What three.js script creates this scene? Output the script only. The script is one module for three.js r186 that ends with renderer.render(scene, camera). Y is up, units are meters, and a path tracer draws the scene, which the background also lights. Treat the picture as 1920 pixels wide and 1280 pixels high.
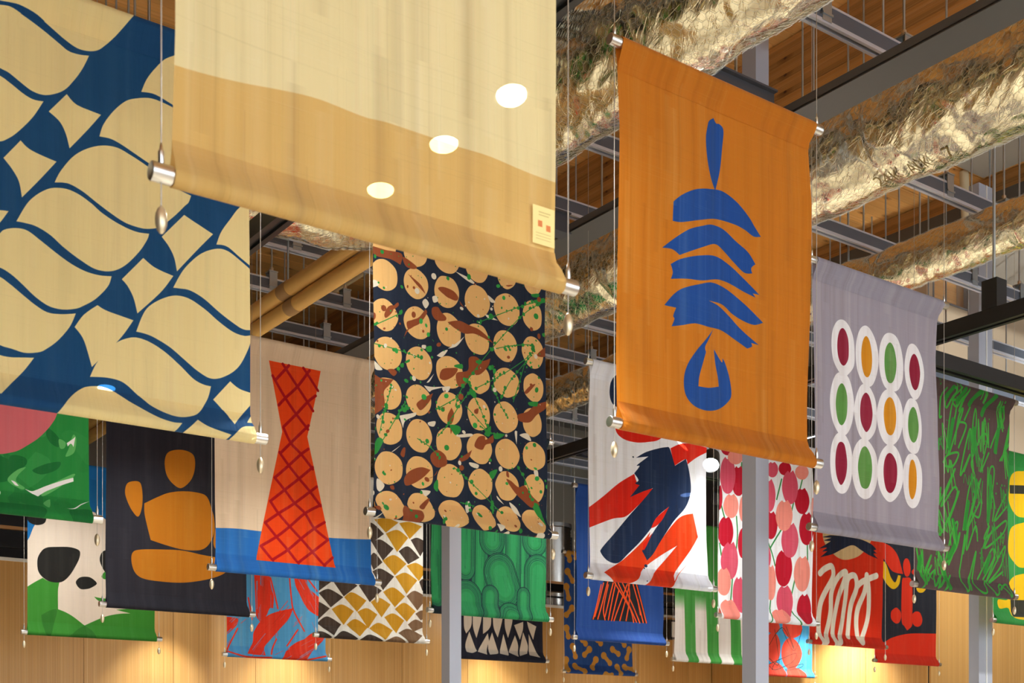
import * as THREE from 'three';
import { mergeGeometries } from 'three/addons/utils/BufferGeometryUtils.js';

// ---------------------------------------------------------------- camera, light, exposure
const EYE = 1.55;
const renderer = new THREE.WebGLRenderer({ antialias: true });
renderer.toneMapping = THREE.LinearToneMapping;
renderer.toneMappingExposure = 1.12;
renderer.shadowMap.enabled = true;
const scene = new THREE.Scene();
const camera = new THREE.PerspectiveCamera(THREE.MathUtils.radToDeg(2 * Math.atan(640 / 2350)), 1.5, 0.1, 80);
camera.position.set(0, EYE, 0);
camera.rotation.y = -THREE.MathUtils.degToRad(36);
camera.setViewOffset(1920, 1280, 0, -770, 1920, 1280);   // a rising shift lens keeps the verticals upright
camera.focus = 7; camera.userData.fStop = 6.5;
scene.background = new THREE.Color(0.86, 0.93, 1.0);      // overcast daylight outside the window wall
scene.backgroundIntensity = 3.9;
const LAMP_COLOR = new THREE.Color(0.97, 1.0, 0.96);
const LAMP_POWER = 58, AIMED = 11, WASH_POWER = 13;
const rail_y = EYE + 3.77, DECK = EYE + 5.75, JOIST = EYE + 5.2, WOOD_TOP = EYE + 1.83, STEP_TOP = EYE + 1.93, TRACK_Y = EYE + 2.5;
const ROW = (k) => -(2.6 + 0.86 * k);

// ---------------------------------------------------------------- helpers
let seed = 7;
const rnd = () => { seed |= 0; seed = (seed + 0x6D2B79F5) | 0; let t = Math.imul(seed ^ (seed >>> 15), 1 | seed); t = (t + Math.imul(t ^ (t >>> 7), 61 | t)) ^ t; return ((t ^ (t >>> 14)) >>> 0) / 4294967296; };
const rr = (a, b) => a + (b - a) * rnd();
const names = new Map();
function numbered(n) { const c = names.get(n) ?? 0; names.set(n, c + 1); return c ? n + '_' + String(c).padStart(3, '0') : n; }
function shade(o) { o.castShadow = true; o.receiveShadow = true; return o; }
function thing(name, label, category, x = 0, y = 0, z = 0, group) {
  const o = new THREE.Group(); o.name = numbered(name); o.position.set(x, y, z); o.userData = { label, category };
  if (group) o.userData.group = group;
  scene.add(o); return o;
}
function part(name, geo, mat, parent, x = 0, y = 0, z = 0) {
  const m = shade(new THREE.Mesh(geo, mat)); m.name = name; m.position.set(x, y, z); parent.add(m);
  if (parent === scene) m.name = numbered(name);
  return m;
}
function struct(name) { const o = new THREE.Group(); o.name = name; o.userData.kind = 'structure'; scene.add(o); return o; }
const boxCache = new Map();
function box(w, h, d) { const k = [w, h, d].map((v) => v.toFixed(4)).join(); if (!boxCache.has(k)) boxCache.set(k, new THREE.BoxGeometry(w, h, d)); return boxCache.get(k); }
function uvBox(w, h, d, along) {  // a box whose uv is in metres, u along the given axis
  const g = new THREE.BoxGeometry(w, h, d), p = g.attributes.position, n = g.attributes.normal, uv = g.attributes.uv;
  for (let i = 0; i < p.count; i++) {
    const P = [p.getX(i), p.getY(i), p.getZ(i)], N = [Math.abs(n.getX(i)), Math.abs(n.getY(i)), Math.abs(n.getZ(i))];
    const ax = N[0] > 0.5 ? 0 : N[1] > 0.5 ? 1 : 2, rest = [0, 1, 2].filter((q) => q !== ax);
    let [a, b] = rest; if (b === along) [a, b] = [b, a];
    uv.setXY(i, P[a], P[b]);
  }
  return g;
}
const V = (x, y, z) => new THREE.Vector3(x, y, z);
function cyl(r, len, seg = 10) { return new THREE.CylinderGeometry(r, r, len, seg); }
function rod(a, b, r, seg = 6) {
  const d = b.clone().sub(a), g = new THREE.CylinderGeometry(r, r, d.length(), seg);
  g.applyQuaternion(new THREE.Quaternion().setFromUnitVectors(V(0, 1, 0), d.clone().normalize()));
  const m = a.clone().add(b).multiplyScalar(0.5); g.translate(m.x, m.y, m.z); return g;
}
function hash3(x, y, z) { let h = Math.imul(x, 374761393) ^ Math.imul(y, 668265263) ^ Math.imul(z, 2147483647 - 1274126177); h = Math.imul(h ^ (h >>> 13), 1274126177); return ((h ^ (h >>> 16)) >>> 0) / 4294967296; }
function noise3(x, y, z) {
  const X = Math.floor(x), Y = Math.floor(y), Z = Math.floor(z), f = (t) => t * t * (3 - 2 * t), u = f(x - X), v = f(y - Y), w = f(z - Z), L = (a, b, t) => a + (b - a) * t;
  return L(L(L(hash3(X, Y, Z), hash3(X + 1, Y, Z), u), L(hash3(X, Y + 1, Z), hash3(X + 1, Y + 1, Z), u), v), L(L(hash3(X, Y, Z + 1), hash3(X + 1, Y, Z + 1), u), L(hash3(X, Y + 1, Z + 1), hash3(X + 1, Y + 1, Z + 1), u), v), w);
}
function canvasTexture(w, h, draw, srgb = true) {
  const c = document.createElement('canvas'); c.width = w; c.height = h; draw(c.getContext('2d'), w, h);
  const t = new THREE.CanvasTexture(c); if (srgb) t.colorSpace = THREE.SRGBColorSpace; t.wrapS = t.wrapT = THREE.RepeatWrapping; return t;
}

// ---------------------------------------------------------------- materials
const std = (color, roughness, metalness = 0, extra = {}) => new THREE.MeshStandardMaterial({ color, roughness, metalness, ...extra });
function woodTexture(w, h, base, dark, knots, streaks, most = 0.2) {   // grain runs along u
  return canvasTexture(w, h, (g) => {
    g.fillStyle = base; g.fillRect(0, 0, w, h);
    for (let i = 0; i < streaks; i++) {
      const y = rnd() * h, t = rr(0.5, 3.2); g.globalAlpha = rr(0.03, most); g.strokeStyle = rnd() < 0.7 ? dark : '#fff2d8'; g.lineWidth = t;
      for (const oy of [0, -h, h]) { g.beginPath(); const a = rr(0, 4), b = rr(0, 6); for (let k = 0; k <= 16; k++) { const x = k / 16 * w, q = y + oy + a * Math.sin(k / 16 * Math.PI * 2 + b); k ? g.lineTo(x, q) : g.moveTo(x, q); } g.stroke(); }
    }
    for (let i = 0; i < knots; i++) {
      const x = rr(40, w - 40), y = rr(16, h - 16), r = rr(5, 11);
      for (let k = 4; k >= 0; k--) { g.globalAlpha = k ? 0.16 : 0.8; g.fillStyle = k ? dark : '#4a2410'; g.beginPath(); g.ellipse(x, y, r * (0.7 + k * 0.8), r * (0.5 + k * 0.32), 0, 0, 7); g.fill(); }
    }
    g.globalAlpha = 1;
  });
}
const lamTex = woodTexture(1024, 128, '#b98446', '#6a3d14', 2, 70, 0.11);
const deckTex = woodTexture(1024, 256, '#e0a65e', '#8a5a28', 9, 60);
const veneerTex = woodTexture(1024, 1024, '#c0904e', '#6b4218', 0, 700);
const floorTex = woodTexture(512, 256, '#ddd3c2', '#a08a6a', 0, 60);
const rep = (t, u, v, ou = 0, ov = 0, rot = 0) => { const c = t.clone(); c.repeat.set(u, v); c.offset.set(ou, ov); c.rotation = rot; c.needsUpdate = true; return c; };
const lamMats = [0.80, 1.0, 0.88, 1.12, 0.72].map((k, i) => std(new THREE.Color(k, k * 0.97, k * 0.93), 0.62, 0, { map: rep(lamTex, 0.45, 4, i * 0.23, i * 0.37) }));
const deckMats = [1.0, 0.88, 1.1, 0.95].map((k, i) => std(new THREE.Color(k, k, k * 0.98), 0.65, 0, { map: rep(deckTex, 0.5, 2.2, i * 0.31, i * 0.27) }));
const veneerMats = [1.0, 0.94, 1.05].map((k, i) => std(new THREE.Color(k, k * 0.99, k * 0.97), 0.42, 0, { map: rep(veneerTex, 0.5, 1.1, 0.13 * i, 0.29 * i) }));
const floorMat = std('#ffffff', 0.5, 0, { map: rep(floorTex, 0.5, 1) });
const M = {
  steel: std('#c9c6c0', 0.28, 1), satin: std('#b5b1aa', 0.36, 1), zinc: std('#a9b2b8', 0.42, 0.85), alu: std('#c3c7d2', 0.4, 0.35), railweb: std('#565d69', 0.5, 0.1), paint: std('#77777c', 0.5, 0.1), darkpaint: std('#3f4046', 0.5, 0.1), black: std('#0f0f10', 0.45),
  wire: std('#b8b2a8', 0.4, 0.7), plaster: std('#b7a48c', 0.85), tan: std('#dbae62', 0.55), tanband: std('#a58154', 0.6), creampipe: std('#cbb894', 0.55), white: std('#d8d6d0', 0.6),
  charcoal: std('#2c2a2a', 0.8), weight: std('#d2c3a4', 0.36, 0.75), glass: new THREE.MeshPhysicalMaterial({ color: '#ffffff', transmission: 1, roughness: 0, thickness: 0, ior: 1.5 }),
  column: std('#a2a6b2', 0.48, 0.1), greybeam: std('#4c4b4a', 0.5, 0.15), joistrail: std('#55504a', 0.6, 0.2), plasterDark: std('#8f8577', 0.9), board: std('#9b958c', 0.9),
};
const fabricBump = canvasTexture(512, 512, (g, w, h) => {
  g.fillStyle = '#808080'; g.fillRect(0, 0, w, h);
  for (let i = 0; i < 260; i++) { g.globalAlpha = rr(0.02, 0.1); g.strokeStyle = rnd() < 0.5 ? '#fff' : '#000'; g.lineWidth = rr(2, 18); const x = rnd() * w, y = rnd() * h, l = rr(60, 300), s = rr(-14, 14); for (const ox of [-w, 0, w]) for (const oy of [-h, 0, h]) { g.beginPath(); g.moveTo(x + ox, y + oy); g.quadraticCurveTo(x + ox + s, y + oy + l / 2, x + ox + s * 0.4, y + oy + l); g.stroke(); } }
  g.globalAlpha = 1;
}, false);

// ---------------------------------------------------------------- the printed banners
// label, x of the left cap, y of the lower rod, z, distance between caps, height between rods, ground colour, print.
// The print is given in millimetres from the upper left corner of each cloth: b smooth outline (* = sharp corner), p polygon, l line of a width, e ellipses, N peanuts, A combed loops, G a wash.
const BANNERS = [
  ['pale cream banner with a darker tan lower part and small stamped tag, nearest the camera', 0.965, 2.783, -2.60, 1.108, 1.450, '#e6d6a2', [
    'b|#d6b06a|-3,1209* 20,1207 99,1201 184,1191 285,1176 376,1168 498,1171 571,1164 671,1164 773,1168 865,1166 968,1171 1073,1176 1135,1180* 1135,1561* -3,1559*']],
  ['cream banner with bold blue wavy leaf and diamond outlines, behind the pale cream banner', 0.872, 2.716, -4.32, 1.110, 1.382, '#164877', [
    'b|#efdb9f|648,1070* 687,980 765,922 830,911 896,936 956,973 1010,999 1056,1005 1089,994* 1071,1052 1033,1124 979,1169 926,1186 874,1167 823,1134 772,1101 715,1078 680,1071',
    'b|#efdb9f|488,1256* 515,1198 569,1130 631,1094 687,1094 750,1119 808,1158 859,1198 896,1212 926,1214* 911,1266 874,1322 823,1348 772,1352 715,1334 659,1295 603,1256 548,1249',
    'b|#efdb9f|363,1417* 409,1350 455,1305 495,1287 548,1286 603,1311 659,1343 715,1368 765,1378 801,1376* 776,1411* 765,1472* 351,1471*',
    'b|#efdb9f|783,886* 823,811 882,745 941,711 987,706 1040,729 1110,768* 1110,971* 1056,982 1010,966 956,938 896,901 845,883 808,884',
    'b|#efdb9f|246,780* 288,701 344,648 396,631 443,637 491,660 521,681 562,701 610,716 652,721 694,716* 687,739 659,787 610,846 562,878 508,883 455,861 402,830 357,798 312,780 274,778',
    'b|#efdb9f|127,950* 151,893 187,843 206,819 243,803 281,801 325,823 376,853 428,881 475,897 521,901 561,896* 548,934 508,984 468,1015 442,1030 396,1041 351,1037 306,1014 262,981 224,957 187,946',
    'b|#efdb9f|8,1103* 67,1015 127,969 187,975 224,992 268,1019 312,1045 351,1060 396,1057 442,1046* 422,1095 383,1149 344,1186 319,1202 274,1213 231,1208 187,1201 127,1167 67,1128',
    'b|#efdb9f|8,1253* 127,1218 187,1235 224,1237 262,1231 303,1224* 268,1276 224,1329 187,1374* 8,1416*',
    'b|#efdb9f|438,1093* 468,1046 513,1005* 548,1019 638,1033* 589,1109 495,1221* 475,1151 461,1120',
    'b|#efdb9f|596,899* 673,806* 715,829 784,844* 736,914 652,1006* 638,956 617,919',
    'b|#efdb9f|740,715* 821,619* 859,634 932,660* 874,729 797,825* 786,777 765,741',
    'b|#efdb9f|934,1261* 1000,1183* 1040,1205 1110,1215* 1095,1240 1006,1346* 987,1311 956,1280',
    'b|#efdb9f|812,1403* 863,1352* 904,1374 987,1390* 971,1410* 949,1453* 808,1452*',
    'b|#efdb9f|987,1401* 1033,1354 1079,1342 1118,1341* 1122,1443* 964,1451*',
    'b|#efdb9f|1060,1329* 1110,1255* 1110,1324*',
    'b|#efdb9f|115,781* 187,759 221,753* 187,808 151,849*',
    'b|#efdb9f|350,385* 408,311* 443,339 523,349* 473,420 418,492* 405,445 385,410',
    'b|#efdb9f|204,582* 259,508* 293,530 376,547* 321,622 264,696* 254,646 232,611',
    'b|#efdb9f|627,-14* 581,51 544,96 514,126 481,140 443,142 402,126 356,100 310,75 259,64 220,66 155,77* -25,119* -25,-349* 655,-271*',
    'b|#efdb9f|-25,141* 155,83 187,83 226,78 271,92 327,116 379,143 414,161 449,162 484,155* 461,208 431,259 396,303 344,332 299,333 259,316 220,297 187,290 144,270*',
    'b|#efdb9f|80,364* 144,321 187,316 226,330 265,349 299,359 333,356* 299,418 254,478 220,513 187,533 133,530*',
    'b|#efdb9f|666,223* 686,172 718,122 759,75 834,38 913,37 1001,73 1105,105* 1119,166 1049,225 947,268 854,258 766,231 712,217',
    'b|#efdb9f|517,425* 532,378 569,319 612,272 655,249 699,236 743,238 808,253 880,288 967,307* 953,356 913,418 854,472 782,491 737,485 693,469 643,449 593,430 557,422',
    'b|#efdb9f|370,618* 390,574 431,515 479,476 532,452 581,446 630,459 686,480 737,504 782,529 847,544* 837,571 823,587 786,631 736,680 694,699 655,704 606,699 557,679 508,653 461,626 414,611',
    'b|#efdb9f|945,694* 964,643 1002,584 1040,531 1110,469* 1110,753* 1040,718 987,691']],
  ['green watercolour banner with a big pink circle, below the blue leaf banner', 0.816, 2.669, -6.04, 1.110, 1.382, '#2a9142', [
    'W|#14602c|0,-50,1110,1480,46',
    'W|#6fd07a|0,-50,1110,1480,40',
    'b|#1c7436|815,1183 854,1196 908,1176 938,1152 943,1125 893,1137 849,1158',
    'b|#1c7436|893,974 938,1013 936,1055 898,1040 879,1002',
    'b|#1c7436|618,1145 713,1152 708,1242 618,1249',
    'b|#1c7436|713,1132 780,1127 785,1162 713,1222',
    'b|#1c7436|571,1356* 761,1351 859,1355 864,1390 824,1410 571,1423*',
    'b|#1c7436|974,1362 1009,1348 1081,1345 1086,1412 1009,1415',
    'b|#63c06a|703,1243 742,1193 785,1172 751,1212 742,1243 780,1268 761,1276',
    'b|#63c06a|1004,988 1019,1007 1009,1070 969,1096 984,1053',
    'b|#63c06a|938,1018 969,1029 963,1056 943,1059',
    'b|#63c06a|869,1257 938,1213 1004,1174 1004,1189 928,1255 859,1299',
    'b|#63c06a|859,1335 893,1310 884,1352',
    'b|#ffffff|780,1273* 810,1280 832,1272 874,1249 918,1228 958,1210 1004,1192* 1005,1210* 958,1231 918,1251 874,1275 839,1302* 810,1290',
    'b|#ffffff|974,1031* 1004,1006 1015,994* 1006,1045* 994,1031 979,1046*',
    'b|#ffffff|718,1241* 737,1246 754,1263* 737,1261',
    'b|#ffffff|963,1348* 999,1342 1040,1314 1081,1296* 1040,1319 1004,1345',
    'b|#ffffff|637,1286* 665,1293 670,1312 637,1351*',
    'b|#dd6f78|926,910 908,946 879,987 839,1031 795,1067 751,1099 708,1117 665,1128 609,1126 543,1091 511,1032 502,936 525,810 618,704 737,672 859,700 918,787 938,855']],
  ['orange ochre banner with a blue brush-stroke tree of arched strokes', 2.973, 2.747, -3.46, 1.101, 1.384, '#c27219', [
    'b|#1b4892|491,158 500,135 524,117* 538,133 557,131 579,149 572,219 559,311 533,397* 510,358 489,290 481,211',
    'b|#1b4892|308,498* 352,461 425,421 500,399 576,388 654,409 714,449 753,488 784,517* 743,525 694,509 635,500 538,505 444,534 352,565 306,571*',
    'b|#1b4892|257,682* 315,635 388,584 463,551 519,532 586,535 654,567 714,594 755,633* 733,652 738,673* 694,678 635,647 576,613 533,603 463,633 343,691* 306,677',
    'b|#1b4892|300,734* 352,703 444,670 538,649 615,665 694,703 779,750* 743,751* 759,765* 694,754 615,737 548,737 463,761 379,773 302,789* 311,762',
    'b|#1b4892|270,895* 315,846 361,813 444,780 519,756 596,762 674,790 743,824 801,857* 753,874 694,869 635,853 576,828 500,830* 557,838 615,864 684,905 779,950* 738,948* 743,961 718,974* 654,952 576,930 500,932 425,934 361,953 306,968* 320,938 314,926 329,893*',
    'b|#1b4892|527,936* 491,977 435,1035 388,1097 368,1154 375,1213 416,1249 481,1259 548,1245 605,1208 630,1170 620,1103 596,1052 581,1038* 576,1053 531,1012* 538,1063 552,1115 557,1153* 500,1168 444,1172* 449,1133 467,1083 486,1032* 481,1013 500,982']],
  ['navy banner of tan discs splattered with green, brown and white paint', 2.933, 2.686, -5.18, 1.096, 1.365, '#1d2638', [
    'e|#e2b472|89,70,69,71;266,71,70,71;448,62,73,72;629,65,71,73;812,62,62,70;979,56,61,71;91,223,72,75;272,224,72,73;450,224,74,77;632,232,77,79;815,236,80,81;979,234,65,77;89,415,74,76;277,412,80,78;463,411,71,84;633,422,75,79;804,426,73,79;981,425,73,83;102,598,78,77;286,609,78,79;465,618,79,81;639,621,69,76;810,612,80,75;981,608,67,73',
    'e|#e2b472|105,788,76,75;280,789,75,74;462,799,74,81;637,799,70,82;803,791,75,80;971,791,63,76;112,957,74,76;284,964,75,81;459,975,75,79;641,974,75,77;813,978,75,77;981,967,73,74;112,1142,78,78;287,1141,81,79;468,1158,80,82;647,1152,74,75;811,1141,72,75;983,1132,65,73;113,1321,77,72;287,1313,75,73;472,1325,85,73;656,1322,66,66;810,1313,69,67;975,1308,75,65',
    'b|#e0d8c4|497,112* 588,129 629,154* 571,143;697,188 743,213 714,219;309,305 328,284 348,303 328,331;3,272 44,257 59,279 7,301;392,550* 424,524 456,511 424,551;29,644* 59,665 74,681 37,685;313,712* 368,709 456,691* 368,723 344,737;456,504* 505,468 555,424* 509,481;684,288 714,289 761,303* 705,304;368,265 392,257 400,279 376,291;305,516 328,512 325,529 305,530;328,696* 376,641* 348,686',
    'b|#e0d8c4|167,885* 266,852* 259,871 202,904 188,942*;513,924 588,906 595,918 528,934;890,868 939,854 963,889 922,882;50,1200 91,1225 71,1257 50,1248;294,1224* 352,1223 323,1251;558,1266 580,1245 588,1281 558,1309;827,1222 874,1248 898,1291 851,1264;725,1348 772,1355 749,1383;979,1372 1020,1368 1028,1397 987,1397;859,859 871,922* 874,857;122,1066* 181,1021* 140,1057;23,1393* 64,1362* 37,1392;979,1042 1003,1039 1007,1071 987,1067;580,1051 633,1056 626,1076 588,1069;749,1199 795,1238* 756,1217;772,1393 795,1378 811,1393;1052,1339* 1085,1361* 1069,1357;337,889 381,876 373,902 344,903;424,703 468,690 454,720 432,721',
    'b|#8c4726|3,97* 97,101 188,99 181,154* 127,140 59,142 29,130;196,111 273,139 258,156 211,153;400,218 432,204 489,212 518,237 505,256 465,252 440,243;456,372* 522,352 588,363 646,372 705,402 731,424* 671,408 613,399 555,410 497,394;89,410 112,370 142,360 131,395 97,428;7,427 37,415 40,440 14,465;215,424 250,404 289,382 328,334* 336,353 297,408 258,435 223,456;368,319 400,309 420,329 448,350 440,368 392,375 367,353;408,655 424,612 481,595 513,596 489,634 440,663;505,618 571,592 579,529 621,514 663,527 714,504* 697,549 646,599 588,617 555,670 513,678;11,725 67,722 135,717* 112,747 82,785 85,850 37,897 7,908;270,806 313,772 368,740* 344,787 297,835 273,826;1010,428 1074,373* 1074,423 1028,439;921,643 957,605 993,588 975,612 939,647;104,676 135,667 154,680 135,700;223,187* 297,221 328,261* 273,226;142,360 165,339 169,354 142,376;196,501* 211,465 227,455;526,252* 555,280* 534,271;808,115 851,104 825,118',
    'b|#8c4726|878,767 939,741 995,696 1069,665* 1061,705 1003,747 955,793 890,797;454,834 476,793* 491,828 476,874 454,871;610,784 633,774 629,800 610,800;610,966 633,918 671,907 679,924 725,892* 725,930 679,949 656,978;352,1046 388,1016 424,1023 446,1045 446,1082 395,1101 359,1081;520,1041 565,1010 595,987* 573,1033 528,1055;199,1181 230,1141 294,1114 352,1119* 309,1161 252,1199 209,1213;807,1109 835,1112 882,1138 922,1127 971,1173 1020,1212 971,1234 914,1205 859,1167;171,1353 195,1314 223,1329 287,1334 273,1390 188,1399;280,1310 337,1261 344,1272 301,1320;174,1070 188,1038 202,1036 195,1079;122,1227 140,1222 146,1239 129,1241;807,1065 819,1070 823,1095 807,1090;337,1163* 381,1140 395,1113* 366,1151;23,1340 47,1334 54,1351 33,1356;468,887 479,898 472,924',
    'L:7|#2a8a3a|1069,130 913,198 722,294 638,339;1069,137 921,239 722,454 546,672 497,783;722,457 843,417 966,390 979,419 904,490 756,594 621,673;970,442 843,586 782,687;14,562 173,571 297,581;697,556 726,550 735,605 722,662;563,642 596,691 629,754;392,813 538,721;930,478 851,704;188,383 89,443 14,487',
    'L:7|#2a8a3a|126,749 91,856 57,986;202,814 160,881 37,1078;588,688 648,778 702,889;741,674 780,744 819,789;491,1088 588,1150 780,1285;874,1030 930,1107 995,1241 1052,1313;446,891 528,766 588,688;795,882 702,883 648,860;558,774 679,868;395,948 468,869;273,978 352,1009 410,1050;528,1257 610,1266;710,1198 725,1291',
    'b|#2a8a3a|984,155 1055,125* 1069,144 1010,163;970,126 1019,112 1019,129 984,137;579,694 613,688 621,721 588,713;328,522 360,509 360,536 336,540;173,637 192,627 192,647 177,650;200,619 227,602 227,614 204,625;1046,313 1069,305 1069,323 1051,327;621,535 654,525 654,543 629,547;497,578 538,567 538,591 497,588;709,449 739,451 722,468;966,692 1010,678 1001,704',
    'b|#2a8a3a|44,1012 78,1018 44,1083 20,1080;465,882 520,879 528,903 498,926;679,880 710,850 702,902 671,900;733,885 795,879 764,905 733,910;373,1183 395,1162 395,1217 373,1208;702,1085 749,1066 725,1114 706,1110;146,895 167,873 167,897 150,906;971,1218 1011,1213 1052,1306 1003,1266;947,691 1003,679 995,703 955,706;580,683 610,690 595,712;23,961 37,965 20,997']],
  ['beige banner with a red latticed hourglass tower above a blue strip', 2.862, 2.623, -6.90, 1.099, 1.368, '#ddc3a5', [
    'b|#2468b4|-30,1138* 19,1135 171,1123 320,1123 527,1123 768,1117 1070,1097 1167,1092* 1167,1517* -30,1563*',
    'p|#e5430c|369,97 712,100 620,517 813,1299 285,1299 457,510',
    'l:17|#a80d16|595,102 691,225;459,102 657,355;393,184 476,304 547,391 625,472;465,484 513,569 581,628 657,710;439,635 500,707 568,778 636,844 712,928;409,792 473,858 540,930 609,984 671,1070 761,1130;380,936 433,1004 507,1075 581,1142 657,1215 740,1293;347,1068 419,1146 493,1218 561,1294;318,1211 393,1291',
    'l:17|#a80d16|500,103 413,205;636,110 554,223 476,304 433,354;675,259 622,305 547,391 466,478;629,447 513,569 446,640;629,590 581,628 500,707 409,792;657,698 568,778 473,858 380,936;685,813 540,930 433,1004 347,1068;712,922 609,984 507,1075 419,1146 318,1211;740,1025 671,1070 581,1142 493,1218 393,1286;764,1130 657,1215 561,1289;796,1237 733,1293']],
  ['black banner with an ochre seated figure made of rounded shapes', 2.785, 2.569, -8.62, 1.102, 1.372, '#232129', [
    'b|#b0690f|445,331 471,262 551,230 631,234 671,270 671,360 638,442 569,502 508,482 459,424',
    'b|#b0690f|163,578 179,518 231,495 273,506 287,586 281,680 255,741 214,705 179,640',
    'b|#b0690f|299,643* 386,592 471,550 582,523 694,519 763,541 801,633 818,703 818,788 782,876 732,923 656,940 557,940 447,921 344,896* 320,804 300,713',
    'b|#b0690f|208,1049 222,989 291,967 447,954 582,949 732,965 820,973 884,987 910,1046 884,1091 757,1141 582,1177 423,1182 291,1170 231,1128',
    'b|#b0690f|810,873 833,738 884,672 936,727 910,863 846,918']],
  ['banner with a black and white panda face on green, left above the wood wall', 2.718, 2.508, -10.34, 1.101, 1.370, '#1467a8', [
    'b|#d3c3b2|-11,697* 10,668 46,612 84,517 144,436 227,373 354,332 483,339 591,365 690,431 768,555 881,767 1168,923* 1168,1535* -11,1587*',
    'b|#347d26|-31,1043* 10,1021 82,970 149,927* 196,950 280,954* 269,1025 269,1171* 333,1193 397,1227 483,1290* 548,1256 657,1205 768,1176 864,1166* 768,1148 746,1142* 881,1124 1168,1082* 1168,1535* -31,1587*',
    'b|#2a6a20|139,1227* 206,1185 259,1177 248,1253 198,1404* 159,1370',
    'b|#2a6a20|338,1398* 418,1329 483,1290* 537,1333 575,1402*',
    'b|#347d26|564,1047* 613,1054 690,1059* 646,1087 597,1077;624,877 657,831 690,861 657,897',
    'b|#1a1815|35,480 102,508 170,476 165,380 41,394',
    'b|#1a1815|111,776 144,709 185,680 243,670 359,659 429,671 450,696 440,751 407,819 365,888 312,941 259,956 196,950 144,917 113,866',
    'b|#1a1815|415,944 440,904 483,889 537,893 586,935 548,971 504,989 450,990',
    'b|#1a1815|608,731 646,661 746,668 802,741 768,832 679,851 635,811']],
  ['lilac grey banner with white ovals around red, green and yellow centres', 5.049, 2.712, -4.32, 1.125, 1.377, '#9b95a1', [
    'e|#ecebee|273,397,96,149;471,408,98,163;673,401,103,162;878,416,94,156;261,696,97,165;459,708,98,152;661,704,104,153;858,722,93,157;259,1009,97,165;452,1013,109,163;663,1009,106,155;855,1027,90,151',
    'e|#8c1a34|271,394,47,99;883,416,52,100;463,708,54,103;259,1008,50,114;663,1007,56,109',
    'e|#d48a14|471,408,48,110;661,698,49,103;851,1022,38,113',
    'e|#5a9144|665,406,49,113;259,699,47,109;865,715,53,98;454,1007,58,115']],
  ['white banner with thick navy and red diagonal brush strokes', 4.976, 2.652, -6.04, 1.093, 1.332, '#eceef6', [
    'b|#1a2a4a|219,54 311,6 447,7 465,172 328,233 227,224 194,153',
    'b|#d8200f|252,385 311,427 413,438 517,422 622,388 711,302 657,206 396,222 261,307;720,432* 855,380 1097,378* 1078,401 966,457 874,517* 855,486 756,543*',
    'b|#d8200f|-2,922* 144,817 277,718 405,642* 447,713 569,720* 447,832 336,922 211,954 -2,1040*',
    'b|#e23c14|120,1304* 261,1232 362,1162 465,1075 534,1003* 482,1131* 508,1191* 604,1074 747,929 828,867 929,838* 975,991* 892,1099 747,1258 675,1368 447,1379* 604,1231 783,1067* 622,1151 482,1241 396,1326 311,1364 235,1370* 177,1343;689,1348* 874,1181* 711,1320',
    'b|#1a2a4a|418,537* 499,490 622,446 702,426* 720,445 761,542* 859,483* 888,554 910,658 901,726 855,811 747,915 622,1059 560,1143 508,1191* 465,1133* 560,1001 622,929 711,817* 604,892 543,976* 447,1077 345,1164 261,1229 177,1223 120,1178 128,1146 227,1048 345,933 447,832 560,715* 465,752 370,796* 447,710* 413,701 439,678 405,638* 447,587 427,583 520,515*',
    'e|#1a2a4a|499,1227,14,10;485,1243,7,5;473,1332,5,4;396,534,7,5',
    'b|#d8200f|539,979* 587,907 711,817* 648,906 587,959;473,1087* 552,1008* 482,1125']],
  ['green banner with dark combed loops, behind the steel post below the navy disc banner', 4.896, 2.590, -7.76, 1.113, 1.386, '#1e2c33', [
    'A||217,352,217,1636,107;457,321,457,1624,147;692,290,704,899,114;844,270,844,1605,155;1050,243,1050,1594,119;65,372,65,1291,129;324,338,324,1054,169;567,488,567,821,225;767,280,767,1179,140;985,396,972,791,224;642,1057,692,1185,292;336,1282,336,1580,281;1005,1016,998,1493,251;736,1406,736,1559,243;555,1236,530,1520,149;869,1213,856,1501,116']],
  ['white banner of brown and mustard fan shapes, beside the red tower banner', 4.851, 2.537, -9.48, 1.097, 1.366, '#d6d0c6', [
    'b|#b47f12|580,331* 700,306 818,334* 693,435*;824,339* 931,316 1055,344* 931,469*;693,441* 808,400 917,459* 804,595*;662,682* 774,623 899,690* 781,800*;900,707* 1000,673 1104,725* 1027,832*;785,811* 889,769 1013,827* 900,956*;666,954* 767,908 885,979* 781,1080*;540,1050* 633,1009 740,1059* 649,1178*;781,1097* 876,1035 995,1101* 903,1201*;676,1174* 767,1136 876,1191* 790,1309*;278,1029* 357,981 498,1042* 403,1146*;157,1139* 255,1093 373,1142* 274,1266*;405,1145* 501,1108 606,1155* 514,1282*;303,1260* 390,1209 514,1271* 409,1360*;523,1282* 620,1227 760,1285* 660,1376*',
    'b|#3a2c23|435,404* 553,363 676,448* 560,535*;556,530* 646,500 770,567* 666,681*;942,474* 1013,449 1111,487* 1041,612*;818,586* 917,535 1034,624* 917,692*;560,783* 646,753 774,812* 666,939*;178,912* 280,875 412,919* 274,1023*;-35,901* 52,871 153,908* 28,997*;420,915* 527,890 656,943* 531,1053*;28,1013* 128,972 271,1029* 149,1125*;-84,1116* 21,1085 140,1135* 28,1238*;21,1266* 115,1204 251,1263* 159,1365*;-84,1373* 46,1335 147,1380* 52,1455*;163,1382* 267,1319 396,1381* 267,1456*;416,1385* 514,1337 646,1385* 527,1466*;527,682* 580,620 662,696* 573,771*;1030,838* 1069,811 1139,841* 1062,918*',
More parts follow.
